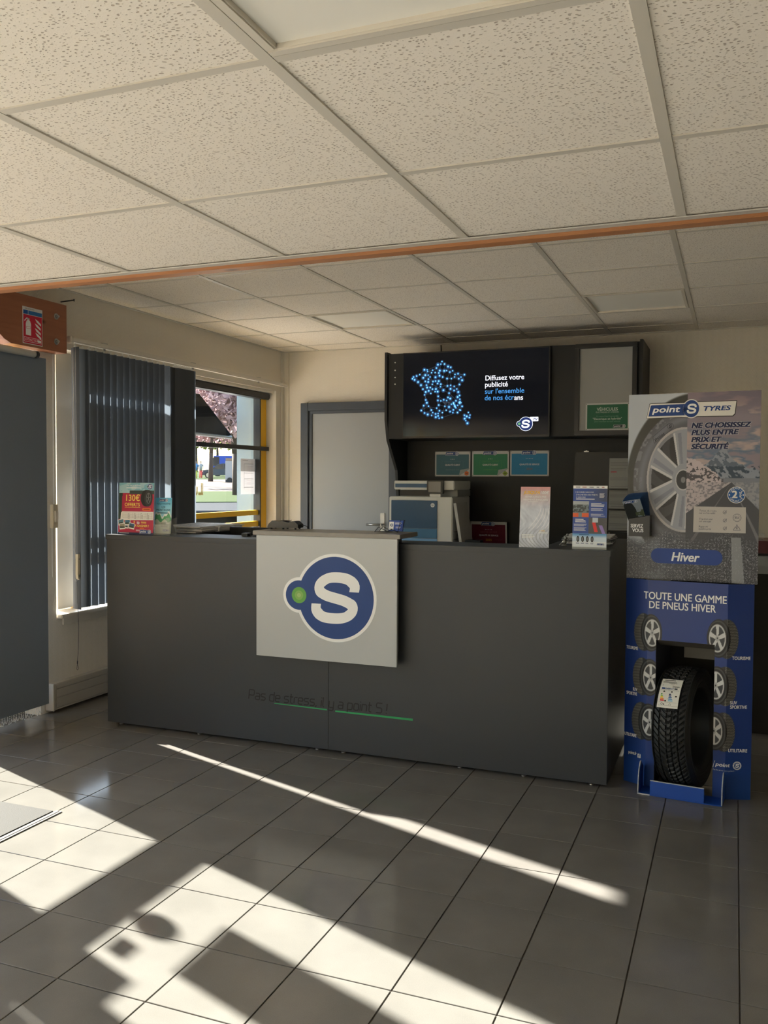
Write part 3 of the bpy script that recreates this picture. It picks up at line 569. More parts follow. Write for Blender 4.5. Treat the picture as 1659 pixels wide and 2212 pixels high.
d.ell(0.188, 0.210, 0.036, 0.047, BLACKI, 2); d.rect(0.188, 0.205, 0.163, 0.257, BLACKI, 2); d.ell(0.205, 0.210, 0.027, 0.047, (44, 46, 50), 3); d.ell(0.206, 0.210, 0.017, 0.031, (96, 100, 106), 4); d.ell(0.206, 0.210, 0.013, 0.026, (30, 32, 34), 5)
for k in range(5): a = k * 2 * PI / 5 + .3; d.line([(0.206, 0.210), (0.206 + 0.013 * math.cos(a), 0.210 + 0.026 * math.sin(a))], 0.004, (110, 114, 120), 6)
d.rect(0.166, 0.222, 0.140, 0.153, (230, 120, 40), 2); d.lines(0.172, 0.216, 0.149, 1, 0.005, 0.005, (120, 40, 40), 3, 0)
d.poly([(0.014, 0.082), (0.240, 0.086), (0.240, 0.133), (0.026, 0.133), (0.018, 0.126)], (226, 226, 222), 2)
for r in range(4):
    d.rect(0.030, 0.236, 0.124 - r * 0.009, 0.1246 - r * 0.009, BLACKI, 3)
    for c in range(4): d.text(('70€', '90€', '110€', '130€')[c] if r else ('14"', '16"', '17"', '18"')[c], 0.066 + c * 0.043, 0.117 - r * 0.009, 0.0085, BLACKI, 3)
for i in range(5): d.rect(0.030 + i * 0.043 + 0.026 * (i > 0), 0.0306 + i * 0.043 + 0.026 * (i > 0), 0.097, 0.1246, BLACKI, 3)
for i, (x, y, a) in enumerate(((0.004, 0.050, .2), (0.030, 0.038, -.1), (0.046, 0.052, .05), (0.072, 0.036, -.15), (0.012, 0.028, .1))):
    ca, sa = math.cos(a), math.sin(a); q = lambda p: (x + p[0] * ca - p[1] * sa, y + p[0] * sa + p[1] * ca)
    d.poly([q(p) for p in ((0, 0), (.040, 0), (.040, .034), (0, .034))], (232, 230, 226), 2 + i * .4); d.poly([q(p) for p in ((.003, .007), (.037, .007), (.037, .031), (.003, .031))], [(90, 130, 150), (110, 150, 170), (70, 110, 140), (60, 90, 120), (150, 140, 120)][i], 2.2 + i * .4); d.poly([q(p) for p in ((.003, .007), (.037, .007), (.037, .014), (.003, .018))], (60, 70, 60), 2.3 + i * .4)
d.text('+', 0.104, 0.064, 0.026, Y1, bold=0.04); d.text('50', 0.128, 0.062, 0.020, WHITEI, bold=0.03); d.lines(0.158, 0.205, 0.076, 2, 0.006, 0.003, Y1); d.text('À GAGNER !', 0.116, 0.046, 0.0175, Y1, bold=0.03); d.rect(0.150, 0.180, 0.036, 0.041, (230, 120, 40), 2); d.lines(0.125, 0.20, 0.030, 2, 0.006, 0.002, WHITEI); d.lines(0.010, 0.09, 0.010, 1, 0.01, 0.002, WHITEI); d.brand(0.150, 0.010, 0.076, 2); d.done('print', t)
# leaflet dispenser "loi montagne"
def loi(U, V):
    t = V / 0.205; b = np.zeros(U.shape + (3,)) + np.array((96, 184, 222.)); b = over(b, (150, 212, 232), smooth(1, .6, t)); rid = 0.52 + 0.06 * np.sin(U * 90) + 0.03 * np.sin(U * 210 + 1)
    b = over(b, (220, 232, 230), (t < rid + 0.03) * 1.0); b = over(b, (84, 158, 110), (t < rid - 0.03) * 1.0); b = over(b, (200, 206, 190), (t < 0.36 + 0.04 * np.sin(U * 120)) * 1.0); return b
t, d = easel('leaflet_stack', 'light blue LOI MONTAGNE leaflets in a clear holder beside the 130€ panel', -3.082, 4.212, 0.110, 0.205, 4, loi, 0.0018, zed=ZC + 0.008)
d.brand(0.026, 0.184, 0.056, 2, ); DB = ink('print_dark_blue', (30, 70, 110)); d.text('VOUS INFORME', 0.055, 0.166, 0.013, DB, align='CENTER'); d.text('LOI', 0.055, 0.146, 0.016, DB, align='CENTER', bold=.02); d.text('MONTAGNE', 0.055, 0.130, 0.016, DB, align='CENTER', bold=.02, xs=1.05); d.lines(0.016, 0.096, 0.122, 2, 0.005, 0.0025, DB, 2, .1)
d.lines(0.04, 0.10, 0.065, 5, 0.006, 0.002, (120, 110, 110), 2); d.brand(0.055, 0.014, 0.045, 2); d.done('print', t)
CLEAR = bpy.data.materials.new('clear_plastic'); CLEAR.use_nodes = True; n_ = CLEAR.node_tree.nodes; l_ = CLEAR.node_tree.links; n_.clear(); o_ = n_.new('ShaderNodeOutputMaterial'); tr_ = n_.new('ShaderNodeBsdfTransparent'); tr_.inputs[0].default_value = (.92, .94, .94, 1); gl_ = n_.new('ShaderNodeBsdfPrincipled'); gl_.inputs['Roughness'].default_value = .1; gl_.inputs['Base Color'].default_value = (.9, .9, .9, 1); mx_ = n_.new('ShaderNodeMixShader'); mx_.inputs[0].default_value = .14
l_.new(tr_.outputs[0], mx_.inputs[1]); l_.new(gl_.outputs[0], mx_.inputs[2]); l_.new(mx_.outputs[0], o_.inputs[0])
t = thing('leaflet_holder', 'clear plastic leaflet holder with the light blue leaflets', 'holder', (-3.027, 4.19, ZC)); bm = NB()
box(bm, -3.098, -2.956, 4.176, 4.179, ZC + .001, ZC + .062); 
for x in (-3.098, -2.959): prism(bm, [(4.179, ZC + .001), (4.240, ZC + .001), (4.248, ZC + .10), (4.240, ZC + .10), (4.179, ZC + .085)], 'x', x, x + .003)
for x0, x1 in ((-3.098, -3.075), (-2.980, -2.956)): box(bm, x0, x1, 4.1755, 4.1785, ZC + .062, ZC + .100)
box(bm, -3.095, -2.959, 4.179, 4.240, ZC + .0008, ZC + .004); mk('pocket', bm, CLEAR, t)
# newspapers and tray, monitor
ORD = ['lowest', 'second from bottom', 'third from bottom', 'third from top', 'second from top', 'topmost']
NP = ink('newsprint', (236, 236, 234)); 
for k in range(6):
    t = thing('newspaper', ORD[k] + ' folded newspaper in the low pile behind the clear leaflet holder', 'newspaper', (-3.085 + random.uniform(-.012, .012), 4.68 + random.uniform(-.02, .02), ZC + .0005 + k * .0062), (0, 0, random.uniform(-.06, .06)), group='newspapers on the left counter return')
    bm = NB(); box(bm, -.155, .155, -.24, .24, 0, .0058, bev=.0012); mk('paper', bm, NP, t, local=True)
    if k == 5:
        dd = NB(); 
        for c in range(4):
            for r in range(9): box(dd, -.145 + c * .075, -.145 + c * .075 + .065, -.22 + r * .045, -.22 + r * .045 + .03, .0058, .0061)
        mk('print', dd, ink('news_grey', (150, 152, 156)), t, local=True)
t = thing('computer_monitor', 'black monitor whose upper edge shows above the counter by the window', 'monitor', (-2.65, 4.71, .75)); part_box('screen_case', t, BLKP, -2.885, -2.42, 4.695, 4.725, .835, 1.128, .004); part_box('stand', t, BLKP, -2.69, -2.61, 4.725, 4.75, .76, .95); bm = NB(); box(bm, -2.79, -2.51, 4.63, 4.83, .7502, .7602, bev=.003); mk('stand_base', bm, BLKP, t)
part_box('screen', t, mat('screen_off', (14, 16, 20), .15), -2.87, -2.435, 4.7252, 4.7265, .85, 1.115)
t = thing('desk', 'anthracite desk behind the counter, hidden below its edge', 'desk', (-1.9, 5.0, 0)); bm = NB(); box(bm, -2.60, -.90, 4.47, 5.10, .725, .75, bev=.002); box(bm, -3.3, -2.601, 4.47, 5.30, .725, .75, bev=.002); mk('desk_top', bm, MELA, t); bm = NB()
for x, y in ((-3.28, 5.22), (-2.5, 5.05), (-.95, 5.05), (-.95, 4.52), (-3.28, 4.52)): box(bm, x, x + .04, y, y + .04, 0, .7245)
mk('desk_legs', bm, DKM, t)
t = thing('adapter', 'small black box on the counter beside the raised block', 'box', (-2.545, 4.34, ZC)); bm = NB(); box(bm, -2.572, -2.530, 4.31, 4.36, ZC + .0003, ZC + .018, bev=.003); mk('case', bm, BLKP, t); bm = NB(); tube(bm, [(-2.53, 4.33, ZC + .008), (-2.50, 4.31, ZC + .004), (-2.46, 4.30, ZC + .003)], .0025); mk('cable', bm, BLKP, t)
t = thing('clip', 'white plastic clip at the far end of the newspapers', 'clip', (-2.93, 4.60, ZC)); bm = NB(); box(bm, -2.905, -2.895, 4.60, 4.605, ZC + .0003, ZC + .03); box(bm, -2.925, -2.895, 4.60, 4.605, ZC + .0003, ZC + .006); box(bm, -2.925, -2.890, 4.60, 4.604, ZC + .028, ZC + .034); mk('bent_wire', bm, WHP, t)
# magazines right
for k in range(6):
    c = [(40, 48, 70), (200, 204, 206), (50, 54, 58), (60, 70, 96), (70, 72, 74), (212, 214, 216)][k]
    t = thing('magazine', ORD[k] + ' magazine in the pile between the blue leaflet and the cardboard display', 'magazine', (-.69, 4.62, ZC + .0004 + k * .0068), (0, 0, random.uniform(-.12, .12)), group='magazines on the right counter return')
    bm = NB(); box(bm, -.115, .115, -.15, .15, 0, .0022); box(bm, -.113, .113, -.148, .148, .0022, .005, mi=1); box(bm, -.115, .115, -.15, .15, .005, .0064); mk('paper', bm, [ink('magazine_cover_%d' % k, c), NP], t, local=True)
# figurine
t = thing('figurine', 'tiny metal figurine behind the blue leaflet', 'figurine', (-.775, 4.36, ZC)); bm = NB(); cyl(bm, (-.775, 4.36, ZC + .0003), (-.775, 4.36, ZC + .006), .014); sphere(bm, (-.775, 4.36, ZC + .018), .011, 10, (1, .8, 1.2)); sphere(bm, (-.768, 4.358, ZC + .038), .009, 10); sphere(bm, (-.760, 4.356, ZC + .055), .007, 10)
tube(bm, [(-.775, 4.36, ZC + .02), (-.79, 4.355, ZC + .012), (-.797, 4.35, ZC + .004)], .004); tube(bm, [(-.768, 4.36, ZC + .036), (-.755, 4.355, ZC + .030), (-.750, 4.35, ZC + .02)], .0035); mk('body', bm, STEEL, t)
# ================================================================== wall unit behind the counter
un = thing('wall_unit', 'tall anthracite wall unit behind the counter carrying the television', 'wall unit', (-1.63, 7.2, 0))
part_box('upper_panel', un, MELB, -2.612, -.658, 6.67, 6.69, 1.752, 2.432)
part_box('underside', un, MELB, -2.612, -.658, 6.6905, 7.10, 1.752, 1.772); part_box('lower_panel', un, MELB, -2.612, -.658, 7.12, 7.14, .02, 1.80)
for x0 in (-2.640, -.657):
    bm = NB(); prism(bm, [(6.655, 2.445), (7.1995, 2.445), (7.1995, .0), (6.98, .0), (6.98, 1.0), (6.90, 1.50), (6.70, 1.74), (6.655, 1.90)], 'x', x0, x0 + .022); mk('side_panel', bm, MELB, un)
bm = NB()
for z in (2.362, 2.300, 2.243, 2.189): cyl(bm, (-2.555, 6.6695, z), (-2.555, 6.666, z), .0055, n=12)
mk('screw_cap', bm, WHP, un)
bm = NB()
for x, z in ((-1.93, 1.40), (-1.30, 1.395), (-2.55, 1.52), (-2.55, 1.62)): cyl(bm, (x, 7.1195, z), (x, 7.118, z), .005, n=10)
mk('screw', bm, BLKP, un)
# television
tv = thing('television', 'wide flat television showing a dotted blue map of France', 'television', (-1.88, 6.60, 1.75), (0, 0, math.radians(1.2)))
W_, H_ = 1.165, .672
bm = NB(); box(bm, -W_ / 2, W_ / 2, 0, .03, 0, H_, bev=.004); mk('bezel', bm, BLKP, tv, local=True)
SCR = mat('tv_screen', (8, 10, 16), .09, spec=.25, emit=1.0); SCR.node_tree.nodes['Principled BSDF'].inputs['Base Color'].default_value = (.004, .005, .007, 1); SCR.node_tree.nodes['Principled BSDF'].inputs['Emission Strength'].default_value = .6
bm = NB(); box(bm, -W_ / 2 + .009, W_ / 2 - .009, -.0012, .002, .016, H_ - .009); mk('screen', bm, SCR, tv, local=True)
part_box('wall_bracket', tv, DKM, -.15, .15, .031, .052, .2, .5, local=True)
def em(name, c, e): return mat(name, c, .5, emit=e)
def q6(x, y): return (-W_ / 2 + .010 + (x - 190 - (y - 185) * .03) / (1440 - 190) * (W_ - .02), H_ - .012 - (y - (185 - (x - 190) * .064)) / (900 - 185 + (x - 190) * .045) * (H_ - .03))
outl = [(537, 240), (560, 262), (592, 283), (616, 290), (634, 320), (682, 345), (738, 353), (720, 402), (698, 440), (676, 480), (690, 507), (702, 537), (706, 570), (703, 600), (728, 633), (708, 665), (690, 688), (650, 690), (625, 680), (590, 668), (557, 690), (556, 733), (530, 740), (500, 730), (462, 715), (427, 708), (398, 695), (368, 673), (388, 630), (405, 580), (402, 510), (393, 535), (376, 485), (357, 450), (330, 423), (298, 404), (278, 395), (287, 380), (315, 370), (343, 358), (375, 385), (393, 362), (383, 315), (408, 316), (412, 330), (448, 340), (457, 318), (490, 298), (502, 268)]
def inside(x, y, P):
    c = False
    for i in range(len(P)):
        (a, b), (e, f) = P[i], P[i - 1]
        if (b > y) != (f > y) and x < (e - a) * (y - b) / (f - b) + a: c = not c
    return c
pts = list(outl)
while len(pts) < 118:
    x, y = random.uniform(280, 735), random.uniform(250, 730)
    if inside(x, y, outl) and min((x - a) ** 2 + (y - b) ** 2 for a, b in pts) > 21 ** 2: pts.append((x, y))
pts += [(640 + random.uniform(-12, 80), random.uniform(590, 680)) for _ in range(10)]
cors = [(785, 687), (752, 712), (795, 732), (765, 760), (780, 782), (772, 722), (800, 710), (755, 742)]
d = Decal(.0004, lambda u, v, y: (u, y - .0014, v)); DOT = em('map_dot', (120, 200, 250), 1.3); HALO = em('map_dot_halo', (28, 84, 140), .8); LN = em('map_line', (80, 96, 116), .8); TW = em('tv_white', (226, 228, 240), .9); TBL = em('tv_blue', (52, 120, 180), 1.0)
HAL2 = em('map_dot_halo_outer', (10, 34, 62), .7)
for i, p in enumerate(pts):
    ne = sorted(pts, key=lambda q: (q[0] - p[0]) ** 2 + (q[1] - p[1]) ** 2)[1:6] + random.sample(pts, 1)
    for q in ne:
        if (q[0] - p[0]) ** 2 + (q[1] - p[1]) ** 2 < 150 ** 2: d.line([q6(*p), q6(*q)], .0010, LN, 1)
for i, p in enumerate(pts + cors):
    u, v = q6(*p); s_ = random.choice((.8, 1, 1.25)); d.ell(u, v, .0150 * s_, .0150 * s_, HAL2, 1.3, 12); d.ell(u, v, .0100 * s_, .0100 * s_, HALO, 1.6, 12); d.ell(u, v, .0046 * s_, .0046 * s_, DOT, 3, 10)
for s_, (x, y), m_ in (('Diffusez votre', (917, 402), TW), ('publicité', (917, 460), TW), ("sur l'ensemble", (919, 520), TBL), ('de nos écr', (919, 578), TBL), ('ans', (1170, 572), TW)):
    u, v = q6(x, y); d.text(s_, u, v, 0.0535, m_, bold=.012, xs=.99)
d_badge_w = em('tv_logo_white', (226, 230, 240), .8); u, v = q6(1275, 785); r = .050
d.pill(u + .03, u + .095, v + .018, v + .052, .004, d_badge_w, 1); d.text('TV', u + .052, v + .024, .028, em('tv_navy', (16, 44, 110), .5), bold=.03, shear=.3, k=5)
d.badge(u, v, r, 2, outline=d_badge_w, blue=em('tv_navy', (16, 44, 110), .5), S=d_badge_w, dot=em('tv_green', (100, 160, 110), .7)); d.done('picture', tv)
bm = NB(); tube(bm, [(-2.36, 6.75, 2.44), (-2.34, 6.95, 2.45), (-2.335, 7.19, 2.475), (-2.34, 7.19, 2.565)], .005); c_ = mk('power_cable', bm, BLKP, tv); c_.parent = None; c_['label'] = 'thin black cable running from the television up to the ceiling'; c_['category'] = 'cable'; c_.location = (0, 0, 0)
for v_ in c_.data.vertices: v_.co += Vector((-1.88, 6.60, 1.75))
# framed board
fr = thing('poster_frame', 'tall black frame with an empty grey sheet, right of the television', 'frame', (-.879, 6.66, 1.75))
FRX0, FRX1, FRZ0, FRZ1 = -1.118, -.672, 1.757, 2.428
bm = NB(); a = .034
for q in ((FRX0, FRX1, FRZ0, FRZ0 + a), (FRX0, FRX1, FRZ1 - a, FRZ1), (FRX0, FRX0 + a, FRZ0 + a, FRZ1 - a), (FRX1 - a, FRX1, FRZ0 + a, FRZ1 - a)): box(bm, q[0], q[1], 6.628, 6.6695, q[2], q[3], bev=.004)
mk('frame_border', bm, BLKP, fr); part_box('grey_sheet', fr, mat('grey_sheet', (150, 152, 150), .35), FRX0 + a, FRX1 - a, 6.648, 6.666, FRZ0 + a, FRZ1 - a)
def plaque(name, label, x0, x1, z0, z1, y, col, fn, lean=0, rim=(198, 200, 200), m=None):
    t = thing(name, label, 'plaque', (x0, y, z0), (math.radians(-lean), 0, 0)); w_, h_ = x1 - x0, z1 - z0
    bm = NB(); box(bm, 0, w_, 0, .004, 0, h_, bev=.001); mk('plate', bm, ink('plaque_rim', rim, .35), t, local=True)
    d = Decal(.0003, lambda u, v, yy: (u, yy - .0002, v)); b = .012; d.rect(b, w_ - b, b, h_ - (.024 if h_ < .22 and name == 'certificate_plaque' else b), col, 1)
    for u in (.006, w_ - .006):
        for v in (.006, h_ - .006): d.ell(u, v, .0028, .0028, BLACKI, 1, 10)
    fn(d, w_, h_); d.done('print', t); return t
FAINT = (120, 150, 140)
def cert(lines_, year, stars, corner=None, yc=None, fc=FAINT):
    def f(d, w_, h_):
        d.brand(w_ * .30, h_ - .030, w_ * .37, 2)
        for i in range(stars): d.ell(w_ / 2 + (i - (stars - 1) / 2) * .013, h_ * .69, .0028, .0028, WHITEI, 2, 10)
        d.text(lines_[0], w_ / 2, h_ * .56, .0185, ink('faint_%d_%d_%d' % fc, fc), align='CENTER', xs=1.0); d.text(lines_[1], w_ / 2, h_ * .43, .0185, WHITEI, align='CENTER', bold=.02, xs=.93)
        if year: d.text(year, w_ / 2, h_ * .24, .026 if yc else .016, ink('year_%d_%d_%d' % (yc or fc), yc or fc), align='CENTER', bold=.02)
        if yc: d.rect(.04, w_ * .33, h_ * .29, h_ * .297, ink('faint_%d_%d_%d' % fc, fc), 2); d.rect(w_ * .67, w_ - .04, h_ * .29, h_ * .297, ink('faint_%d_%d_%d' % fc, fc), 2)
        else:
            for s_ in (-1, 1):
                u = w_ / 2 + s_ * w_ * .30; d.line([(u - s_ * .012, h_ * .62), (u, h_ * .62), (u, h_ * .34), (u - s_ * .012, h_ * .34)], .0014, ink('faint_%d_%d_%d' % fc, fc), 2)
        if corner:
            d.poly([(w_ * .68, .001), (w_ - .001, .001), (w_ - .001, h_ * .32)], (206, 206, 204), 2); d.poly([(w_ * .68, .001), (w_ - .002, h_ * .33), (w_ * .72, h_ * .26)], (160, 168, 170), 3)
            d.poly([(w_ * .90 + .020 * math.cos(a_ * PI / 3 + .5), h_ * .12 + .020 * math.sin(a_ * PI / 3 + .5)) for a_ in range(6)] if corner == 'o' else [(w_ * .90, h_ * .12 - .022), (w_ * .90 + .024, h_ * .12), (w_ * .90, h_ * .12 + .022), (w_ * .90 - .024, h_ * .12)], (220, 110, 40) if corner == 'o' else (130, 160, 40), 4); d.rect(w_ * .90 - .010, w_ * .90 + .010, h_ * .12 - .002, h_ * .12 + .004, (60, 50, 40), 5)
    return f
plaque('certificate_plaque', 'grey-blue QUALITÉ CLIENT plaque with a peeling corner and orange seal', -2.360, -2.052, 1.453, 1.660, 7.114, (60, 108, 124), cert(('CENTRE CERTIFIÉ', 'QUALITÉ CLIENT'), 'AGRÉMENT 2023', 3, 'o', fc=(92, 128, 138)))
plaque('certificate_plaque', 'green QUALITÉ CLIENT plaque with a peeling corner and green seal', -2.036, -1.724, 1.453, 1.662, 7.114, (34, 128, 90), cert(('CENTRE CERTIFIÉ', 'QUALITÉ CLIENT'), 'AGRÉMENT 2024', 3, 'g', fc=(80, 150, 90)))
plaque('certificate_plaque', 'bright blue QUALITÉ DE SERVICE plaque, rightmost of the upper three', -1.714, -1.396, 1.457, 1.663, 7.114, (20, 132, 184), cert(('CENTRE CERTIFIÉ', 'QUALITÉ DE SERVICE'), '2024', 5, None, (130, 110, 110), (30, 120, 160)))
plaque('certificate_plaque', 'wine-red QUALITÉ DE SERVICE 2025 plaque leaning low behind the counter', -2.032, -1.726, .872, 1.082, 7.085, (104, 24, 50), cert(('CENTRE CERTIFIÉ', 'QUALITÉ DE SERVICE'), '2025', 5, None, (206, 160, 70), (150, 96, 104)), lean=-6)
def veh(d, w_, h_):
    d.rect(.011, w_ - .011, .011, h_ - .011, (24, 96, 66), 1.5); c = (196, 206, 196); d.text('VÉHICULES', w_ / 2, h_ * .72, .032, c, align='CENTER', bold=.02, xs=.95); d.text('ÉLECTRIQUES ET HYBRIDES', w_ / 2, h_ * .64, .0135, c, align='CENTER', bold=.01)
    d.text('Ce centre Point S est certifié', w_ / 2, h_ * .49, .0135, (120, 160, 136), align='CENTER'); d.text('"Electrique et hybride"', w_ / 2, h_ * .385, .0215, c, align='CENTER', bold=.015, xs=1.06); d.text("pour l'entretien de votre véhicule", w_ / 2, h_ * .30, .0135, (120, 160, 136), align='CENTER'); d.brand(w_ * .64, h_ * .09, w_ * .27, 2, blue=(20, 40, 44))
plaque('vehicle_plaque', 'green VÉHICULES plaque standing in the lower edge of the black frame', -1.035, -.722, 1.792, 1.990, 6.636, (30, 100, 72), veh)
# black leaning board with wall pockets
bb = thing('notice_board', 'black notice board with a metal clip on the wall unit right side', 'board', (-.93, 7.10, .88))
bm = NB(); box(bm, -1.19, -.68, 7.098, 7.106, .88, 1.648, bev=.001); mk('board', bm, mat('black_board', (8, 10, 14), .4), bb)
bm = NB(); cyl(bm, (-1.096, 7.097, 1.655), (-1.096, 7.085, 1.655), .006); box(bm, -1.115, -1.078, 7.088, 7.0975, 1.648, 1.656, bev=.002); mk('clip', bm, STEEL, bb)
bm = NB(); box(bm, -.905, -.67, 7.070, 7.0975, .89, 1.02, mi=0); mk('bin', bm, BLKP, bb)
for k, (z0, z1) in enumerate(((1.362, 1.598), (1.205, 1.352), (1.036, 1.19), (.94, 1.025))):
    lab = ('topmost printed sheet in the black wall rack, with a red line', 'second printed sheet from the top in the black wall rack', 'third printed sheet from the top in the black wall rack', 'lowest sheet in the black wall rack, above the magazines')[k]
    t = thing('printed_sheet', lab, 'sheet', (-.91, 7.05, z0)); bm = NB(); prism(bm, [(7.066, z0), (7.0665, z0 + .0005), (7.0965, z1), (7.0945, z1)], 'x', -.917, -.70); mk('paper', bm, ink('sheet_grey', (168, 170, 170)), t)
    d = Decal(.0004, lambda u, v, y, z0=z0, z1=z1: (u, 7.066 + (v - z0) / (z1 - z0) * .029 + y - .0005, v)); hh = z1 - z0
    d.lines(-.91, -.72, z1 - .035, 3, .010, .002, (96, 98, 100), 1); d.lines(-.91, -.72, z0 + hh * .35, 3, .008, .0018, (110, 112, 114), 1); d.rect(-.90, -.74, z0 + .015, z0 + .017, (100, 100, 104), 1)
    if k == 0: d.rect(-.905, -.86, z0 + hh * .53, z0 + hh * .56, (190, 40, 60), 1); d.lines(-.905, -.75, z0 + hh * .66, 2, .012, .002, (100, 102, 104), 1)
    d.done('print', t, True)
    part_box('shelf', bb, BLKP, -.925, -.69, 7.055, 7.0975, z0 - .012, z0 - .004)
# back cabinet holding printer
bc = thing('back_cabinet', 'low anthracite cabinet under the printer, behind the counter', 'cabinet', (-1.6, 6.8, 0))
part_box('carcass', bc, MELB, -2.60, -.70, 6.46, 7.05, .02, .838); bm = NB(); box(bm, -2.605, -.695, 6.44, 7.06, .84, .868, bev=.002); mk('cabinet_top', bm, MELB, bc)
for i in range(4): bm = NB(); box(bm, -2.59 + i * .472, -2.59 + i * .472 + .466, 6.441, 6.459, .04, .83, bev=.001); mk('door', bm, MELB, bc)
# printer
pr = thing('office_printer', 'large white and blue office printer at the left of the wall unit', 'printer', (-2.29, 6.70, .868))
PW = mat('printer_white', (206, 206, 200), .4); PB = mat('printer_dark_blue', (44, 78, 108), .4); PM = mat('printer_mid_blue', (66, 112, 146), .4); PL = mat('printer_light_blue', (112, 158, 200), .4)
bm = NB(); box(bm, -2.535, -2.015, 6.50, 6.98, .872, 1.290, bev=.006); mk('body', bm, PW, pr)
bm = NB(); box(bm, -2.490, -2.010, 6.62, 6.98, 1.2905, 1.345, bev=.004); mk('output_bay', bm, mat('printer_grey', (150, 150, 146), .5), pr)
bm = NB(); box(bm, -2.505, -2.010, 6.53, 6.98, 1.3455, 1.415, bev=.005); mk('scanner', bm, PW, pr)
part_box('scanner_stripe', pr, PB, -2.495, -2.10, 6.527, 6.5295, 1.362, 1.392)
part_box('front_door', pr, PB, -2.515, -2.135, 6.494, 6.4995, 1.045, 1.262, .002); part_box('drawer', pr, PM, -2.515, -2.135, 6.494, 6.4995, .968, 1.043, .002); part_box('drawer', pr, PL, -2.515, -2.135, 6.494, 6.4995, .885, .966, .002)
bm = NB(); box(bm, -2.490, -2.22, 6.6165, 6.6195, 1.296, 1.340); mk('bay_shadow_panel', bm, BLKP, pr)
bm = NB(); box(bm, -2.22, -2.09, 6.49, 6.5293, 1.315, 1.418, bev=.004); o = mk('control_panel', bm, BLKP, pr); part_box('touch_screen', o, mat('panel_screen', (86, 88, 92), .2), -2.205, -2.105, 6.4875, 6.4895, 1.328, 1.408)
bm = NB(); box(bm, -2.20, -2.11, 6.50, 6.5292, 1.2905, 1.314, bev=.003); mk('panel_neck', bm, PW, pr)
d = Decal(.0004, lambda u, v, y: (u, 6.4936 + y, v)); d.ell(-2.172, 1.226, .0165, .0165, (210, 214, 216), 1, 24); d.text('hp', -2.184, 1.221, .021, PB, bold=.0, shear=.25, xs=1.0); d.done('logo', pr, True)
bm = NB()
for z in (1.02, .96): box(bm, -2.0148, -2.0130, 6.54, 6.97, z, z + .003)
mk('side_joint', bm, DKM, pr)
t = thing('leaning_panel', 'pale flat panel leaning against the right side of the printer', 'panel', (-1.975, 6.62, .868)); bm = NB(); prism(bm, [(-1.945, .869), (-1.925, .872), (-1.985, 1.246), (-2.007, 1.242)], 'y', 6.50, 6.80); mk('panel', bm, mat('aluminium_panel', (176, 176, 172), .4), t)
t = thing('tape_box', 'small black box beside the foot of the leaning panel', 'box', (-1.86, 6.60, .868)); bm = NB(); box(bm, -1.918, -1.80, 6.52, 6.62, .869, .962, bev=.004); mk('case', bm, BLKP, t)
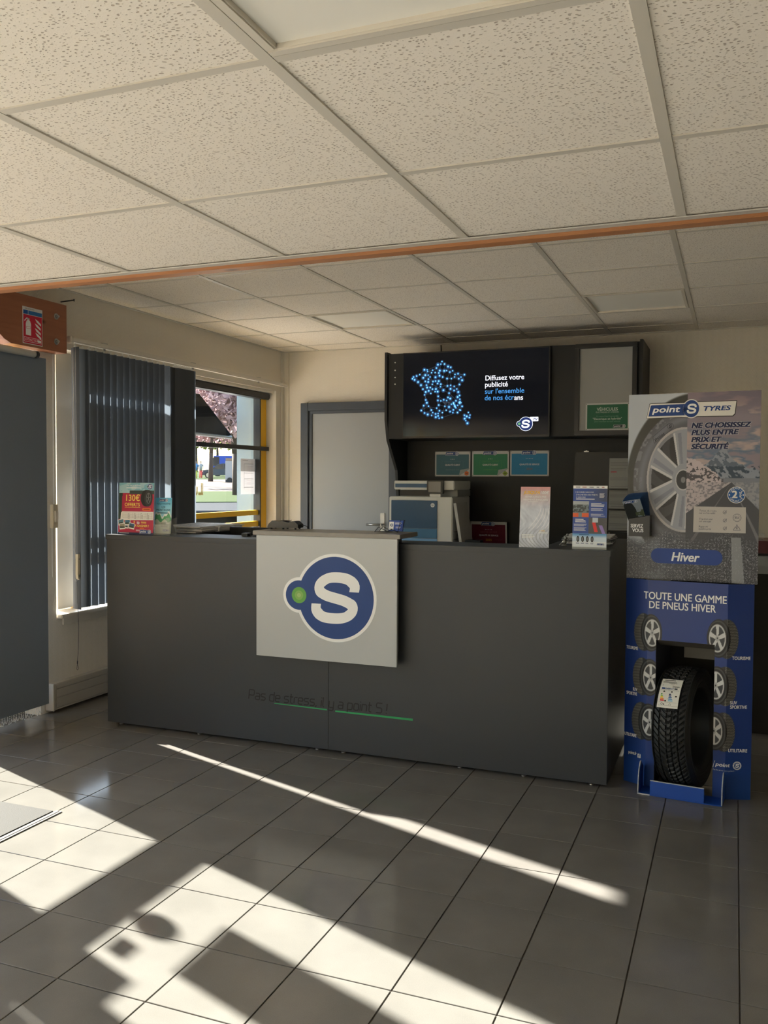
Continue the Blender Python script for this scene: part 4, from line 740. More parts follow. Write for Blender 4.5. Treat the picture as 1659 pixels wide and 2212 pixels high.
# ================================================================== cardboard display
A = Vector((-.468, 4.285, 0)); B = Vector((.100, 4.232, 0)); ang = math.atan2(B.y - A.y, B.x - A.x); WU = (B - A).length
cbx = thing('cardboard_display', 'tall blue cardboard winter tyre display right of the counter', 'display stand', A, (0, 0, ang))
HV = .965; HT = 1.822
def upper(U, V0):
    V = V0 - HV; h_ = HT - HV; n = fbm(U, V, 9, 4, 2); b = np.zeros(U.shape + (3,)) + np.array((176, 184, 196.)); b = over(b, (196, 202, 210), smooth(0, .2, U) * .6)
    b = over(b, (58, 58, 54), disc(U, V, .30, .455, .305, .40)); b = over(b, (92, 94, 102), disc(U, V, .290, .455, .265, .335)); 
    rr = np.sqrt(((U - .290) / .265) ** 2 + ((V - .455) / .335) ** 2); b = over(b, (140, 142, 158), np.exp(-((rr - .86) / .05) ** 2) * .45); b = over(b, (54, 56, 60), (1 - smooth(.70, .76, rr)) * (rr < .76) * .8)
    b = over(b, (150, 152, 160), (vnoise(U, V, 90, 4) > .6) * (rr > .93) * (rr < 1.0) * .5 * (V > .4))
    cu, cv, ru, rv = .252, .462, .166, .240; x = (U - cu) / ru; y = (V - cv) / rv; r = np.sqrt(x * x + y * y); th = np.arctan2(y, x)
    b = over(b, (176, 172, 176), (r < 1.0) * 1.0); b = over(b, (128, 130, 138), (r < .95) * 1.0); b = over(b, (40, 40, 44), (r < .88) * 1.0); b = over(b, (84, 84, 90), (r < .88) * (np.sin(th * 7 + r * 6) > .5) * .5)
    for a_ in (96, 152, 206, 262, 330, 30):
        a0 = math.radians(a_); dd = np.abs(np.arctan2(np.sin(th - a0), np.cos(th - a0))) * r; wsp = .10 + .13 * r
        b = over(b, (150, 154, 166), (dd < wsp) * (r < .96) * 1.0); b = over(b, (196, 196, 200), (np.abs(dd - wsp * .86) < .025) * (r < .93) * 1.0); b = over(b, (118, 122, 136), (np.sin(th - a0) > 0) * (dd < wsp * .45) * (r < .9) * .7)
    b = over(b, (150, 154, 166), disc(U, V, cu, cv, .052, .075)); b = over(b, (190, 190, 194), disc(U, V, cu - .004, cv, .034, .048)); b = over(b, (48, 50, 54), disc(U, V, cu - .004, cv, .030, .043)); b = over(b, (120, 122, 126), disc(U, V, cu - .004, cv, .010, .014))
    # right half: sky, mountain, snow, road
    R = U > .262; s = np.zeros_like(b) + np.array((138, 128, 140.)); t = V / h_
    cl = fbm(U * .5 + V * .1, V * 1.6, 14, 5, 11); s = over(s, (92, 112, 138), smooth(.95, .65, t) * smooth(.42, .55, cl)); s = over(s, (196, 170, 164), smooth(.52, .66, cl) * .8); s = over(s, (110, 100, 116), smooth(.85, 1., t) * .7)
    hor = .470; mt = hor + .02 + .13 * np.exp(-np.abs(U - .415) / .05) + .02 * fbm(U, V * 0, 40, 3, 5); mn = fbm(U + V * .5, V, 60, 4, 6); s = over(s, (88, 100, 118), (V < mt) * 1.0); s = over(s, (150, 158, 174), (V < mt) * (mn > .52) * .8); s = over(s, (50, 66, 84), (V < hor + .045 + .02 * mn) * (mn < .5) * 1.0)
    s = over(s, (120, 124, 136), (V < hor) * 1.0)
    hill = .465 + .085 * smooth(.45, .26, U) - .0; hn = fbm(U, V, 110, 3, 8); s = over(s, (190, 178, 184), (V < hill + .02 * hn - .1 * smooth(.38, .47, U)) * (U < .46)); s = over(s, (62, 60, 66), (V < hill) * (U < .42) * (hn < .46) * (V > .33) * .9)
    vx, vy = .455, .452; k = (U - vx) / np.maximum(vy - V, 1e-3); road = (V < vy) & (k > -1.35) & (k < .95); s = over(s, (66, 68, 76), road * 1.0); s = over(s, (150, 150, 158), road * (np.abs(k + .62) < .03) * .35); s = over(s, (150, 150, 158), road * (np.abs(k - .45) < .03) * .5); s = over(s, (180, 170, 176), (V < vy) * (k <= -1.35) * (V > .15) * .9); s = over(s, (92, 92, 100), (V < vy) * (k <= -1.35) * (vnoise(U, V, 160, 3) > .62) * .6)
    s = over(s, (150, 152, 160), (V < vy) * (k >= .95) * (hn > .45) * .8)
    b = np.where(R[..., None], s, b)
    g = vnoise(U, V, 520, 21); g2 = vnoise(U, V, 330, 22); gr = np.zeros_like(b) + np.array((56, 58, 66.)); gr = over(gr, (150, 158, 172), (~R) * smooth(.5, .95, fbm(U, V, 8, 2, 4)) * .35 + (~R) * .12); gr = over(gr, (186, 190, 200), (g > .80) * .8); gr = over(gr, (120, 124, 134), (g2 > .76) * .6)
    edge = .20 + .0 * U; m_ = smooth(edge + .03, edge - .03, V + .02 * np.sin(U * 25)); b = b * (1 - m_[..., None]) + gr * m_[..., None]
    b = over(b, (132, 136, 142), (np.abs(U - .478 - (.20 - V) * .06) < .020 + (.2 - V) * .03) * (V < .205) * (g < .85))
    return b
pk = photo_grid('upper_print', cbx, 0, WU, HV, HT, .0017, upper, lambda U, V: (U, np.full_like(U, -.0026), V))
bm = NB(); box(bm, 0, WU, -.002, .0015, HV, HT); mk('upper_board', bm, ink('cardboard_edge', (120, 122, 126), .7), cbx, local=True)
# lower part: two folded wings and a centre with a window
F = [(0.0, 0.0), (.108, -.040), (.455, -.048), (WU - .012, 0.0)]
seg = [math.hypot(F[i + 1][0] - F[i][0], F[i + 1][1] - F[i][1]) for i in range(3)]; cum = [0, seg[0], seg[0] + seg[1], sum(seg)]; UL = cum[-1]
def fpos(U, V, off=0.0):
    X = np.interp(U, cum, [p[0] for p in F]); Y = np.interp(U, cum, [p[1] for p in F]) - off; return X, Y, V
OU0, OU1, OV1 = .154, .410, .690
def lower(U, V):
    b = np.zeros(U.shape + (3,)) + np.array((22, 52, 122.)); b = over(b, (44, 66, 134), disc(U, V, .30, .68, .2, .22, .8) * .7); b = over(b, (26, 74, 150), smooth(.3, .0, V) * .6)
    def wheel(b, cu, cv, side, spokes=5, s=1.0):
        # side=-1: tread on the left, rim towards the right
        rv = .088 * s; W2 = .046 * s
        body = disc(U, V, cu + side * W2 * .5, cv, .050 * s, rv, .03); b = over(b, (40, 40, 42), body)
        n1 = np.abs(np.sin((V - cv) * 420 + np.abs(U - (cu + side * .066 * s)) * 500)); b = over(b, (150, 148, 140), body * (np.sign(U - cu) == side) * (n1 > .75) * (np.abs(U - cu) > .022 * s) * .7)
        b = over(b, (20, 20, 22), disc(U, V, cu - side * .012 * s, cv, .050 * s, rv * .98, .02)); b = over(b, (64, 66, 70), disc(U, V, cu - side * .014 * s, cv, .046 * s, rv * .92, .02) ); b = over(b, (26, 27, 30), disc(U, V, cu - side * .016 * s, cv, .042 * s, rv * .84, .02))
        b = over(b, (196, 198, 200), disc(U, V, cu - side * .018 * s, cv, .036 * s, rv * .72, .03)); b = over(b, (58, 60, 66), disc(U, V, cu - side * .018 * s, cv, .031 * s, rv * .63, .03))
        x = (U - (cu - side * .018 * s)) / (.034 * s); y = (V - cv) / (rv * .68); r = np.sqrt(x * x + y * y); th = np.arctan2(y, x)
        for k_ in range(spokes):
            a0 = math.pi / 2 + k_ * 2 * math.pi / spokes; dd = np.abs(np.arctan2(np.sin(th - a0), np.cos(th - a0))) * r; b = over(b, (206, 208, 210), (dd < .13 + .05 * r) * (r < 1) * 1.0)
        b = over(b, (176, 178, 182), (r < .24) * 1.0); b = over(b, (40, 42, 46), (r < .08) * 1.0); return b
    for (cu, cv, sd, sp) in ((.118, .720, -1, 5), (.114, .512, -1, 5), (.112, .303, -1, 5), (.438, .720, 1, 5), (.434, .508, 1, 5), (.430, .302, 1, 6)): b = wheel(b, cu, cv, sd, sp)
    return b
photo_grid('lower_print', cbx, 0, UL, .0, HV, .0021, lower, lambda U, V: fpos(U, V, .0022), hole=lambda u, v: (u > OU0) & (u < OU1) & (v < OV1))
bm = NB()
def strip(u0, u1, v0, v1):
    us = [u0] + [c for c in cum if u0 < c < u1] + [u1]
    for a_, b_ in zip(us[:-1], us[1:]):
        q = [fpos(a_, 0), fpos(b_, 0)]; vs = []
        for off in (.002, -.002):
            for v in (v0, v1):
                for (x, y, _) in q: vs.append(bm.verts.new((float(x), float(y) - off, v)))
        for f in ((0, 1, 3, 2), (4, 6, 7, 5), (0, 4, 5, 1), (2, 3, 7, 6), (0, 2, 6, 4), (1, 5, 7, 3)): bm.faces.new([vs[i] for i in f])
strip(0, OU0, 0, HV); strip(OU1, UL, 0, HV); strip(OU0, OU1, OV1, HV); CBI = ink('cardboard_inside', (92, 88, 82), .85); mk('lower_board', bm, CBI, cbx, local=True)
def fx(u): x, y, _ = fpos(u, 0); return float(x), float(y)
xL, yL = fx(OU0); xR, yR = fx(OU1)
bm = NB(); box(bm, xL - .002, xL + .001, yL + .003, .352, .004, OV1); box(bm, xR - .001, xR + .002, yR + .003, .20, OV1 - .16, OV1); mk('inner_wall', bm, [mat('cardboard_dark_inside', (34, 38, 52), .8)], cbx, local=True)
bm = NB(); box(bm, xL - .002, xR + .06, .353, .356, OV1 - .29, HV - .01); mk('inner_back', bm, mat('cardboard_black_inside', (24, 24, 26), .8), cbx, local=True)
bm = NB(); prism(bm, [(yL + .002, OV1 + .004), (yL + .002, OV1 - .001), (.06, OV1 - .040), (.062, OV1 - .035)], 'x', xL + .002, xR - .002); mk('folded_flap', bm, ink('cardboard_inside', (92, 88, 82), .85), cbx, local=True)
part_box('hanging_flap', cbx, ink('cardboard_inside', (92, 88, 82), .85), xL + .105, xR - .003, .0935, .0965, OV1 - .095, OV1 - .010, local=True)
# tray
TB = mat('blue_cardboard', (14, 70, 160), .45); TY = -.160
bm = NB(); prism(bm, [(xL - .050, yL - .006), (xL - .052, TY + .01), (xL - .0, TY - .0), (xR + .0, TY - .0), (xR + .052, TY + .005), (xR + .052, yR - .006)], 'z', .001, .005); mk('tray_floor', bm, TB, cbx, local=True)
bm = NB(); box(bm, xL + .003, xR - .022, TY, TY + .004, .0055, .068); mk('tray_lip', bm, TB, cbx, local=True)
bm = NB(); prism(bm, [(TY + .0045, .067), (TY + .0045, .063), (TY + .035, .006), (TY + .040, .006)], 'x', xL + .003, xR - .022); mk('tray_support', bm, TB, cbx, local=True)
for x in (xL - .052, xR + .050):
    prof = [(yL - .006, .0055), (TY + .006, .0055), (TY + .006, .05), (TY + .012, .085), (TY + .030, .115), (TY + .052, .135), (TY + .062, .135), (yL - .006, .10)]
    bm = NB(); prism(bm, prof, 'x', x, x + .004); mk('side_flap', bm, TB, cbx, local=True)
    bm = NB(); e = [(x + .002, p[0] - .0015, p[1]) for p in prof[1:7]]; tube(bm, e, .0026, 6); mk('corrugated_edge', bm, ink('raw_cardboard_edge', (186, 190, 196), .8), cbx, local=True)
bm = NB(); box(bm, xL + .003, xR - .022, TY - .0008, TY + .0048, .0682, .0712); box(bm, xL - .052, xL + .002, TY - .001, TY + .003, .001, .0055); mk('corrugated_edge', bm, ink('raw_cardboard_edge', (186, 190, 196), .8), cbx, local=True)
# decals on upper
def up(x, y):
    t = (x - 1357) / 283; yt = 853 - 10 * t; yb = 1248 + 14 * t; return ((x - 1357) / (288 - (y - 843) * .033) * WU, HV + (HT - HV) * (yb - y) / (yb - yt))
d = Decal(.0004, lambda u, v, y: (u, -.0030 + y, v))
def z2(x, y): return up(1340 + x * .19439, 830 + y * .19439)   # from a close view of the print
CREAM = ink('print_cream', (226, 224, 220))
P = [z2(*p) for p in ((300, 376), (335, 222), (350, 216), (725, 206), (770, 190), (900, 196), (1302, 186), (1282, 325), (1258, 348), (880, 352), (800, 368), (700, 362))]
Po = [z2(*p) for p in ((296, 380), (330, 216), (352, 208), (725, 198), (770, 182), (905, 188), (1310, 180), (1290, 332), (1264, 356), (880, 360), (800, 376), (700, 370))]
d.poly(Po, BLACKI, 1); d.poly(P, CREAM, 2); d.poly([z2(*p) for p in ((318, 356), (345, 240), (356, 232), (800, 216), (860, 340))], NAVY, 3)
u, v = z2(808, 270); ru = z2(895, 270)[0] - u; d.ell(u, v, ru * 1.12, ru * 1.28, CREAM, 3); d.ell(u, v, ru, ru * 1.15, NAVY, 4); us, vs_ = z2(742, 278); d.ell(us, vs_, .0085, .011, NAVY, 4); d.S(u + .002, v, ru * 1.15, ru * 1.35, WHITEI, 5)
u, v = z2(362, 314); d.text('point', u, v, .0400, WHITEI, k=5, bold=.035, shear=.2, xs=1.42); u, v = z2(930, 294); d.text('TYRES', u, v, .0290, NAVY, k=5, bold=.045, shear=.22, xs=1.46)
for s_, x, y in (('NE CHOISISSEZ', 806, 482), ('PLUS ENTRE', 806, 560), ('PRIX ET', 804, 638), ('SÉCURITÉ', 802, 716)):
    u, v = z2(x, y); d.text(s_, u, v, .0315, (196, 196, 204), k=1, bold=.14, shear=.22, xs=1.15); d.text(s_, u, v, .0315, ink('print_deep_navy', (20, 30, 72)), k=2, bold=.075, shear=.22, xs=1.15)
u, v = z2(1292, 1225); r = .037; d.ell(u, v, r, r, CREAM, 1); d.ell(u, v, r * .93, r * .93, ink('badge_blue', (24, 84, 150)), 2); d.text('2', u - .018, v - .013, .045, CREAM, k=3, bold=.05); d.text('ANS', u + .022, v - .012, .014, CREAM, k=3, bold=.02, rot=PI / 2)
for i, c in enumerate('GARANTIE'):
    a = math.radians(146 - i * 16); d.text(c, u + r * .68 * math.cos(a), v + r * .68 * math.sin(a), .0125, CREAM, k=3, rot=a - PI / 2, align='CENTER'); a = math.radians(214 + i * 16); d.text(c, u + r * .86 * math.cos(a), v + r * .86 * math.sin(a), .0125, CREAM, k=3, rot=a + PI / 2, align='CENTER')
for s_ in (-1, 1): d.ell(u + s_ * r * .78, v, .003, .003, CREAM, 3, 12)
d.poly([z2(*p) for p in ((836, 1352), (1390, 1362), (1384, 1650), (828, 1638))], (186, 182, 180), 1)
for s_, x, y in (('Tenue de route', 892, 1408), ('sur sol mouillé', 890, 1434), ('Traction sur', 890, 1500), ('sol enneigé', 888, 1526), ('Rapport', 888, 1584), ('qualité-prix', 884, 1610)): u, v = z2(x, y); d.text(s_, u, v, .0118, ink('print_deep_navy', (20, 30, 72)), k=2, bold=.01, shear=.2)
for y in (1418, 1510, 1598): u, v = z2(1168, y); d.ring(u, v, .0066, .0078, ink('print_deep_navy', (20, 30, 72)), 2, 24, a0=.9, a1=2 * PI + .3); d.line([(u - .004, v), (u - .001, v - .004), (u + .008, v + .008)], .0018, ink('print_deep_navy', (20, 30, 72)), 3)
u, v = z2(1297, 1478); d.ring(u, v, .0165, .0178, ink('print_deep_navy', (20, 30, 72)), 2, 36); d.text('EU', u, v - .004, .0135, ink('print_deep_navy', (20, 30, 72)), k=2, align='CENTER', bold=.02)
for i in range(12): a = i * PI / 6; d.ell(u + .0132 * math.cos(a), v + .0132 * math.sin(a), .0012, .0012, ink('print_deep_navy', (20, 30, 72)), 2, 8)
u, v = z2(1293, 1592); d.line([(u - .015, v - .010), (u - .006, v + .006), (u - .003, v + .002), (u, v + .016), (u + .005, v + .003), (u + .008, v + .006), (u + .015, v - .010), (u - .015, v - .010)], .0015, ink('print_deep_navy', (20, 30, 72)), 2)
for k_ in range(3): a = k_ * PI / 3; d.line([(u - .006 * math.cos(a), v - .001 - .006 * math.sin(a)), (u + .006 * math.cos(a), v - .001 + .006 * math.sin(a))], .001, ink('print_deep_navy', (20, 30, 72)), 2)
PILLB = ink('pill_blue', (34, 66, 140)); a_, b_ = z2(362, 1980)[0], z2(1140, 1980)[0]; v0 = z2(700, 1995)[1]; v1 = z2(700, 1826)[1]; d.pill(a_, b_, v0, v1, (v1 - v0) / 2, PILLB, 1, 14); u, v = z2(584, 1958); d.text('Hiver', u, v, .058, WHITEI, k=2, bold=.03, shear=.2, xs=.92)
# small mark on the pictured tyre
u, v = z2(372, 600); M2 = ink('tyre_mark', (40, 42, 50)); ra = math.radians(33)
d.text('point', u + .010, v - .012, .020, M2, k=1, bold=.02, shear=.2, rot=ra, xs=1.25); u2, v2 = z2(572, 462); d.ring(u2, v2, .0125, .0140, M2, 1, 24); d.S(u2, v2, .012, .016, M2, 1)
c, s = math.cos(ra), math.sin(ra); d.line([(u2 - .010, v2 + .010), (u - .002 + .002, v + .008), (u + .006, v - .022), (u2 + .008, v2 - .014)], .0014, M2, 1); d.text('WINTER', *z2(238, 1170), .016, (128, 130, 142), k=1, rot=math.radians(84))
d.done('upper_lettering', cbx)
# decals on the lower part
def lo(x, y):
    X = 1340 + x * .23508; Y = 1240 + y * .23508; t = (X - 1357) / 270; yt = 1248 + 14 * t; yb = 1685 + 43 * t; return ((X - 1357) / 268 * UL, HV * (yb - Y) / (yb - yt))
dl = Decal(.0004, lambda u, v, y: tuple(float(q) for q in fpos(min(max(u, 0), UL), v, .0026 - y)))
for s_, x, y, sz in (('TOUTE UNE GAMME', 256, 214, .048), ('DE PNEUS HIVER', 306, 300, .048)): u, v = lo(x, y); dl.text(s_, u, v, sz, WHITEI, bold=.016, xs=.82)
for s_, x, y, al in (('TOURISME', 205, 688, 'RIGHT'), ('SUV', 202, 1064, 'RIGHT'), ('SPORTIVE', 202, 1106, 'RIGHT'), ('UTILITAIRE', 202, 1488, 'RIGHT'), ('TOURISME', 1030, 768, 'LEFT'), ('SUV', 1020, 1172, 'LEFT'), ('SPORTIVE', 1020, 1212, 'LEFT'), ('UTILITAIRE', 1010, 1608, 'LEFT'), ('points.fr', 205, 1650, 'RIGHT')):
    u, v = lo(x, y); dl.text(s_, u, v, .0215, WHITEI, bold=.02, xs=.60 if al == 'RIGHT' else .80, align=al)
u, v = lo(232, 1655); dl.pill(u - .008, u + .008, v - .010, v + .010, .003, CREAM, 1); dl.text('f', u - .003, v - .009, .024, NAVY, k=2, bold=.03)
u, v = lo(888, 1742); dl.brand(u, v, .118, 1, blue=NAVY); u, v = lo(886, 1768); dl.text('Pas de stress, il y a point S !', u, v, .0085, WHITEI); 
dl.done('lower_lettering', cbx)
# leaflet pocket on the display
bm = NB(); box(bm, .018, .092, -.058, -.054, 1.165, 1.262); box(bm, .018, .021, -.054, -.004, 1.165, 1.262); box(bm, .092, .1125, -.058, -.0545, 1.165, 1.262); box(bm, .109, .1125, -.054, -.004, 1.165, 1.262); box(bm, .021, .109, -.054, -.004, 1.165, 1.168)
mk('leaflet_pocket', bm, mat('black_card', (54, 54, 56), .5), cbx, local=True)
dp = Decal(.0004, lambda u, v, y: (u, -.0582 + y, v)); dp.text('SERVEZ', .055, 1.206, 0.0235, WHITEI, align='CENTER', bold=.02, xs=.72); dp.text('VOUS', .060, 1.185, .0235, WHITEI, align='CENTER', bold=.025, xs=.82); dp.done('pocket_lettering', cbx)
Rz = Matrix.Rotation(ang, 3, 'Z')
for k in range(9):
    th = math.radians(38 - k * 4.2); o = Rz @ Vector((.060 + .001 * k, -.030 + .0030 * k, 0)) + A
    t = thing('tyre_leaflet', ('frontmost', 'second', 'third', 'fourth', 'middle', 'sixth', 'third rearmost', 'second rearmost', 'rearmost')[k] + ' blue tyre leaflet fanned out from the SERVEZ VOUS pocket', 'leaflet', (o.x, o.y, 1.217), (th, math.radians(-10 + k * .6), ang), group='tyre leaflets in the pocket')
    hh = .150 - .0 * k; bm = NB(); box(bm, -.040, .040, 0, .0022, 0, hh, bev=0); mk('leaflet_body', bm, [ink('leaflet_blue', (36, 66, 110))], t, local=True)
    if k == 0:
        def lf(U, V):
            n = fbm(U, V, 60, 3, 4); b = np.zeros(U.shape + (3,)) + np.array((130, 140, 152.)); b = over(b, (40, 44, 46), (disc(U, V, -.02, .07, .03, .075)) * 1.0); b = over(b, (70, 80, 60), (V < .09) * (U > 0) * (n > .4)); b = over(b, (30, 32, 36), (V < .05) * 1.0); b = over(b, (210, 212, 216), disc(U, V, -.005, .03, .012, .014) + disc(U, V, .02, .03, .010, .014)); b = over(b, (50, 90, 140), (V > .155)); return b
        photo_grid('cover', t, -.040, .040, 0, hh, .002, lf, lambda U, V: (U, np.full_like(U, -.0008), V)); dd = Decal(.0003, lambda u, v, y: (u, y - .001, v)); dd.brand(-.03, .135, .055, 2); dd.done('lettering', t)
# ================================================================== tyre
ty = thing('winter_tyre', 'black tyre with a white energy label standing in the cardboard display', 'tyre', (-.183, 4.325, .006), (0, math.radians(-2.5), math.radians(-13)))
R_ = .274; NA = 384
RUB = mat('tyre_rubber', (24, 26, 28), .55, spec=.5)
prof = [(-.074, .182), (-.080, .189), (-.088, .202), (-.098, .227), (-.098, .249), (-.092, .263), (-.086, .270)]
tre = [-.080 + .160 * i / 30 for i in range(31)]
P = prof + [(x, None) for x in tre] + [(-a, b) for a, b in prof[::-1]] + [(.066, .182), (-.066, .182)]
bm = NB(); rings = []
for i in range(NA):
    th = 2 * PI * i / NA; row = []
    for (x, r) in P:
        if r is None:
            r = R_ - .009 * (abs(x) / .08) ** 3.2 * 1.0 - .002 * (x / .08) ** 2
            gr = min(abs(x - g) for g in (-.048, -.010, .016, .048))
            if gr < .0032: r -= .007
            else:
                ph = th * 64 + (abs(x) * 190 if abs(x) > .02 else x * 120)
                if math.sin(ph) > .72: r -= .0055
        row.append(bm.verts.new((x, r * math.cos(th), R_ + r * math.sin(th))))
    rings.append(row)
nP = len(P)
for i in range(NA):
    a, b = rings[i], rings[(i + 1) % NA]
    for j in range(nP):
        f = bm.faces.new((a[j], a[(j + 1) % nP], b[(j + 1) % nP], b[j])); f.smooth = j < 6 or j > 38
for v in bm.verts: v.co.x *= .84
mk('tyre_body', bm, RUB, ty, local=True)
bm = NB()
for r, x in ((.209, .0925), (.240, .0985)):
    for i in range(64):
        a0, a1 = 2 * PI * i / 64, 2 * PI * (i + 1) / 64; cyl(bm, (x * .84, r * math.cos(a0), R_ + r * math.sin(a0)), (x * .84, r * math.cos(a1), R_ + r * math.sin(a1)), .0018, n=5, cap=False)
mk('sidewall_rib', bm, mat('rubber_rib', (40, 42, 44), .5), ty, local=True)
# energy label wrapped on the tread
lab = ink('label_white', (222, 222, 216)); LW, LH = .092, .150; a0 = math.radians(180 - 38); 
def lpos(u, v, y=0.0):
    th = PI - (v - .07) / R_ - math.radians(8) * 0 ; th = PI - math.radians(41) - (v - .06) / R_; rr = R_ + .0035 - y; x = -.056 + u
    return (x, rr * math.cos(th), R_ + rr * math.sin(th))
bm = NB(); 
for j in range(16):
    v0, v1 = j * LH / 16, (j + 1) * LH / 16; q = [lpos(0, v0), lpos(LW, v0), lpos(LW, v1), lpos(0, v1)]; q2 = [lpos(0, v0, .0015), lpos(LW, v0, .0015), lpos(LW, v1, .0015), lpos(0, v1, .0015)]
    A_ = [bm.verts.new(p) for p in q]; B_ = [bm.verts.new(p) for p in q2]; bm.faces.new(A_); bm.faces.new(B_[::-1])
    bm.faces.new((A_[0], A_[3], B_[3], B_[0])); bm.faces.new((A_[1], B_[1], B_[2], A_[2]))
el = mk('energy_label', bm, lab, ty, local=True)
d = Decal(.0004, lambda u, v, y: lpos(u, v, y)); INK = BLACKI
d.rect(.012, .060, .140, .144, INK, 1); d.lines(.006, .070, .134, 2, .005, .002, INK, 1); d.text('195/65 R 15', .034, .122, .0075, INK, 1); d.text('91 T', .046, .114, .007, INK, 1); d.text('7', .008, .108, .010, INK, 1)
for i in range(12): d.rect(.054 + i * .0026, .0553 + i * .0026, .102, .109, INK, 1)
d.rect(.008, .022, .090, .0985, NAVY, 1); d.text('ENERGY', .023, .0905, .0105, NAVY, 1, bold=.04, xs=1.0); d.rect(.064, .078, .091, .098, (60, 70, 80), 1)
for i, c in enumerate(((40, 140, 60), (120, 180, 50), (236, 214, 40), (236, 140, 40), (210, 40, 40))): d.poly([(.010, .062 - i * .0078), (.014 + i * .003, .062 - i * .0078), (.018 + i * .003, .065 - i * .0078), (.014 + i * .003, .068 - i * .0078), (.010, .068 - i * .0078)], c, 1)
for i, c in enumerate(((20, 40, 90), (40, 70, 130), (60, 110, 170), (90, 150, 200), (130, 190, 220))): d.poly([(.046, .062 - i * .0078), (.052 + i * .003, .062 - i * .0078), (.056 + i * .003, .065 - i * .0078), (.052 + i * .003, .068 - i * .0078), (.046, .068 - i * .0078)], c, 1)
for u, v, c in ((.022, .078, 'A'), (.056, .078, 'A'), (.078, .056, 'B'), (.034, .032, 'C')): d.ell(u, v, .0045, .0035, INK, 1, 12)
d.line([(.006, .086), (.086, .086), (.086, .010), (.006, .010), (.006, .086)], .0007, INK, 1); d.line([(.042, .086), (.042, .040)], .0007, INK, 1); d.line([(.006, .026), (.086, .026)], .0007, INK, 1)
d.ring(.020, .018, .0035, .0050, INK, 1, 16); d.rect(.026, .032, .014, .018, INK, 1); d.line([(.050, .014), (.056, .023), (.062, .014), (.050, .014)], .0009, INK, 1); d.done('label_print', el)
# ================================================================== left wall fittings
am = thing('wooden_arm', 'orange laminated beam end bolted above the left wall pier', 'beam', (-3.80, 3.9, 2.3))
bm = NB(); prism(bm, [(2.80, 2.46), (4.281, 2.46), (4.281, 2.172), (3.84, 2.172), (3.79, 2.19), (3.74, 2.225), (3.68, 2.235), (2.80, 2.235)], 'x', -3.8495, -3.762); mk('laminated_beam', bm, WOODY, am)
for z in (2.379, 2.231):
    bm = NB(); cyl(bm, (-3.7618, 4.192, z), (-3.758, 4.192, z), .018, n=24); cyl(bm, (-3.758, 4.192, z), (-3.748, 4.192, z), .0105, n=6); cyl(bm, (-3.748, 4.192, z), (-3.740, 4.192, z), .006, n=12); mk('bolt', bm, STEEL, am)
t = thing('extinguisher_sign', 'red and white fire extinguisher sign on the orange beam end', 'sign', (-3.76, 4.0, 2.29)); part_box('plate', t, ink('sign_white', (214, 214, 214)), -3.7615, -3.7595, 3.925, 4.078, 2.185, 2.394)
RED = ink('sign_red', (196, 30, 60)); d = Decal(.0003, lambda u, v, y: (-3.7593 - y, 3.925 + u, 2.185 + v)); d.rect(.004, .149, .004, .165, RED, 1); d.rect(.004, .040, .168, .190, (20, 84, 160), 1); d.rect(.043, .149, .168, .190, (40, 110, 176), 1); d.text('EN CAS DE FEU', .020, .196, .010, BLACKI, 1)
d.poly([(.022, .050), (.062, .050), (.062, .115), (.056, .130), (.048, .136), (.036, .136), (.028, .130), (.022, .115)], WHITEI, 2); d.rect(.034, .050, .134, .146, WHITEI, 2); d.line([(.052, .142), (.030, .146), (.012, .128)], .006, WHITEI, 2); d.rect(.026, .058, .086, .100, RED, 3); d.rect(.0275, .0565, .0875, .0985, WHITEI, 4)
for i, (a, b) in enumerate(((.095, .150), (.092, .125), (.092, .098), (.096, .072))): d.poly([(a, b), (a + .012, b - .018), (a + .045, b - .036), (a + .046, b - .024), (a + .022, b - .008)], WHITEI, 2)
d.rect(.008, .145, .012, .038, WHITEI, 2); d.rect(.010, .143, .014, .036, RED, 3); d.text('EXTINCTEUR', .016, .019, .0175, WHITEI, 4, bold=.01); d.rect(.112, .140, .018, .031, WHITEI, 4); d.done('print', t, True)
bm = NB(); cyl(bm, (-3.849, 4.33, 2.497), (-3.775, 4.36, 2.508), .004); cyl(bm, (-3.775, 4.36, 2.508), (-3.771, 4.362, 2.508), .008); tag(mk('coach_screw', bm, DKM), 'long dark screw sticking out of the wall above the beam end', 'screw')
# low electric heater / trunking
ht = thing('skirting_heater', 'low beige ribbed heating duct along the foot of the left wall', 'heater', (-3.82, 5.0, .03)); HM = mat('heater_enamel', (176, 172, 164), .4)
bm = NB(); box(bm, -3.8495, -3.795, 4.185, 7.10, .020, .178, bev=.003); mk('casing', bm, HM, ht)
bm = NB(); box(bm, -3.7948, -3.789, 4.200, 7.09, .150, .170, bev=.001); box(bm, -3.7948, -3.790, 4.200, 7.09, .098, .145); box(bm, -3.7948, -3.790, 4.200, 7.09, .034, .092); box(bm, -3.7948, -3.789, 4.200, 7.09, .022, .030); mk('front_rib', bm, HM, ht)
bm = NB(); box(bm, -3.8495, -3.785, 4.170, 4.1849, .018, .182, bev=.003); mk('end_cap', bm, HM, ht)
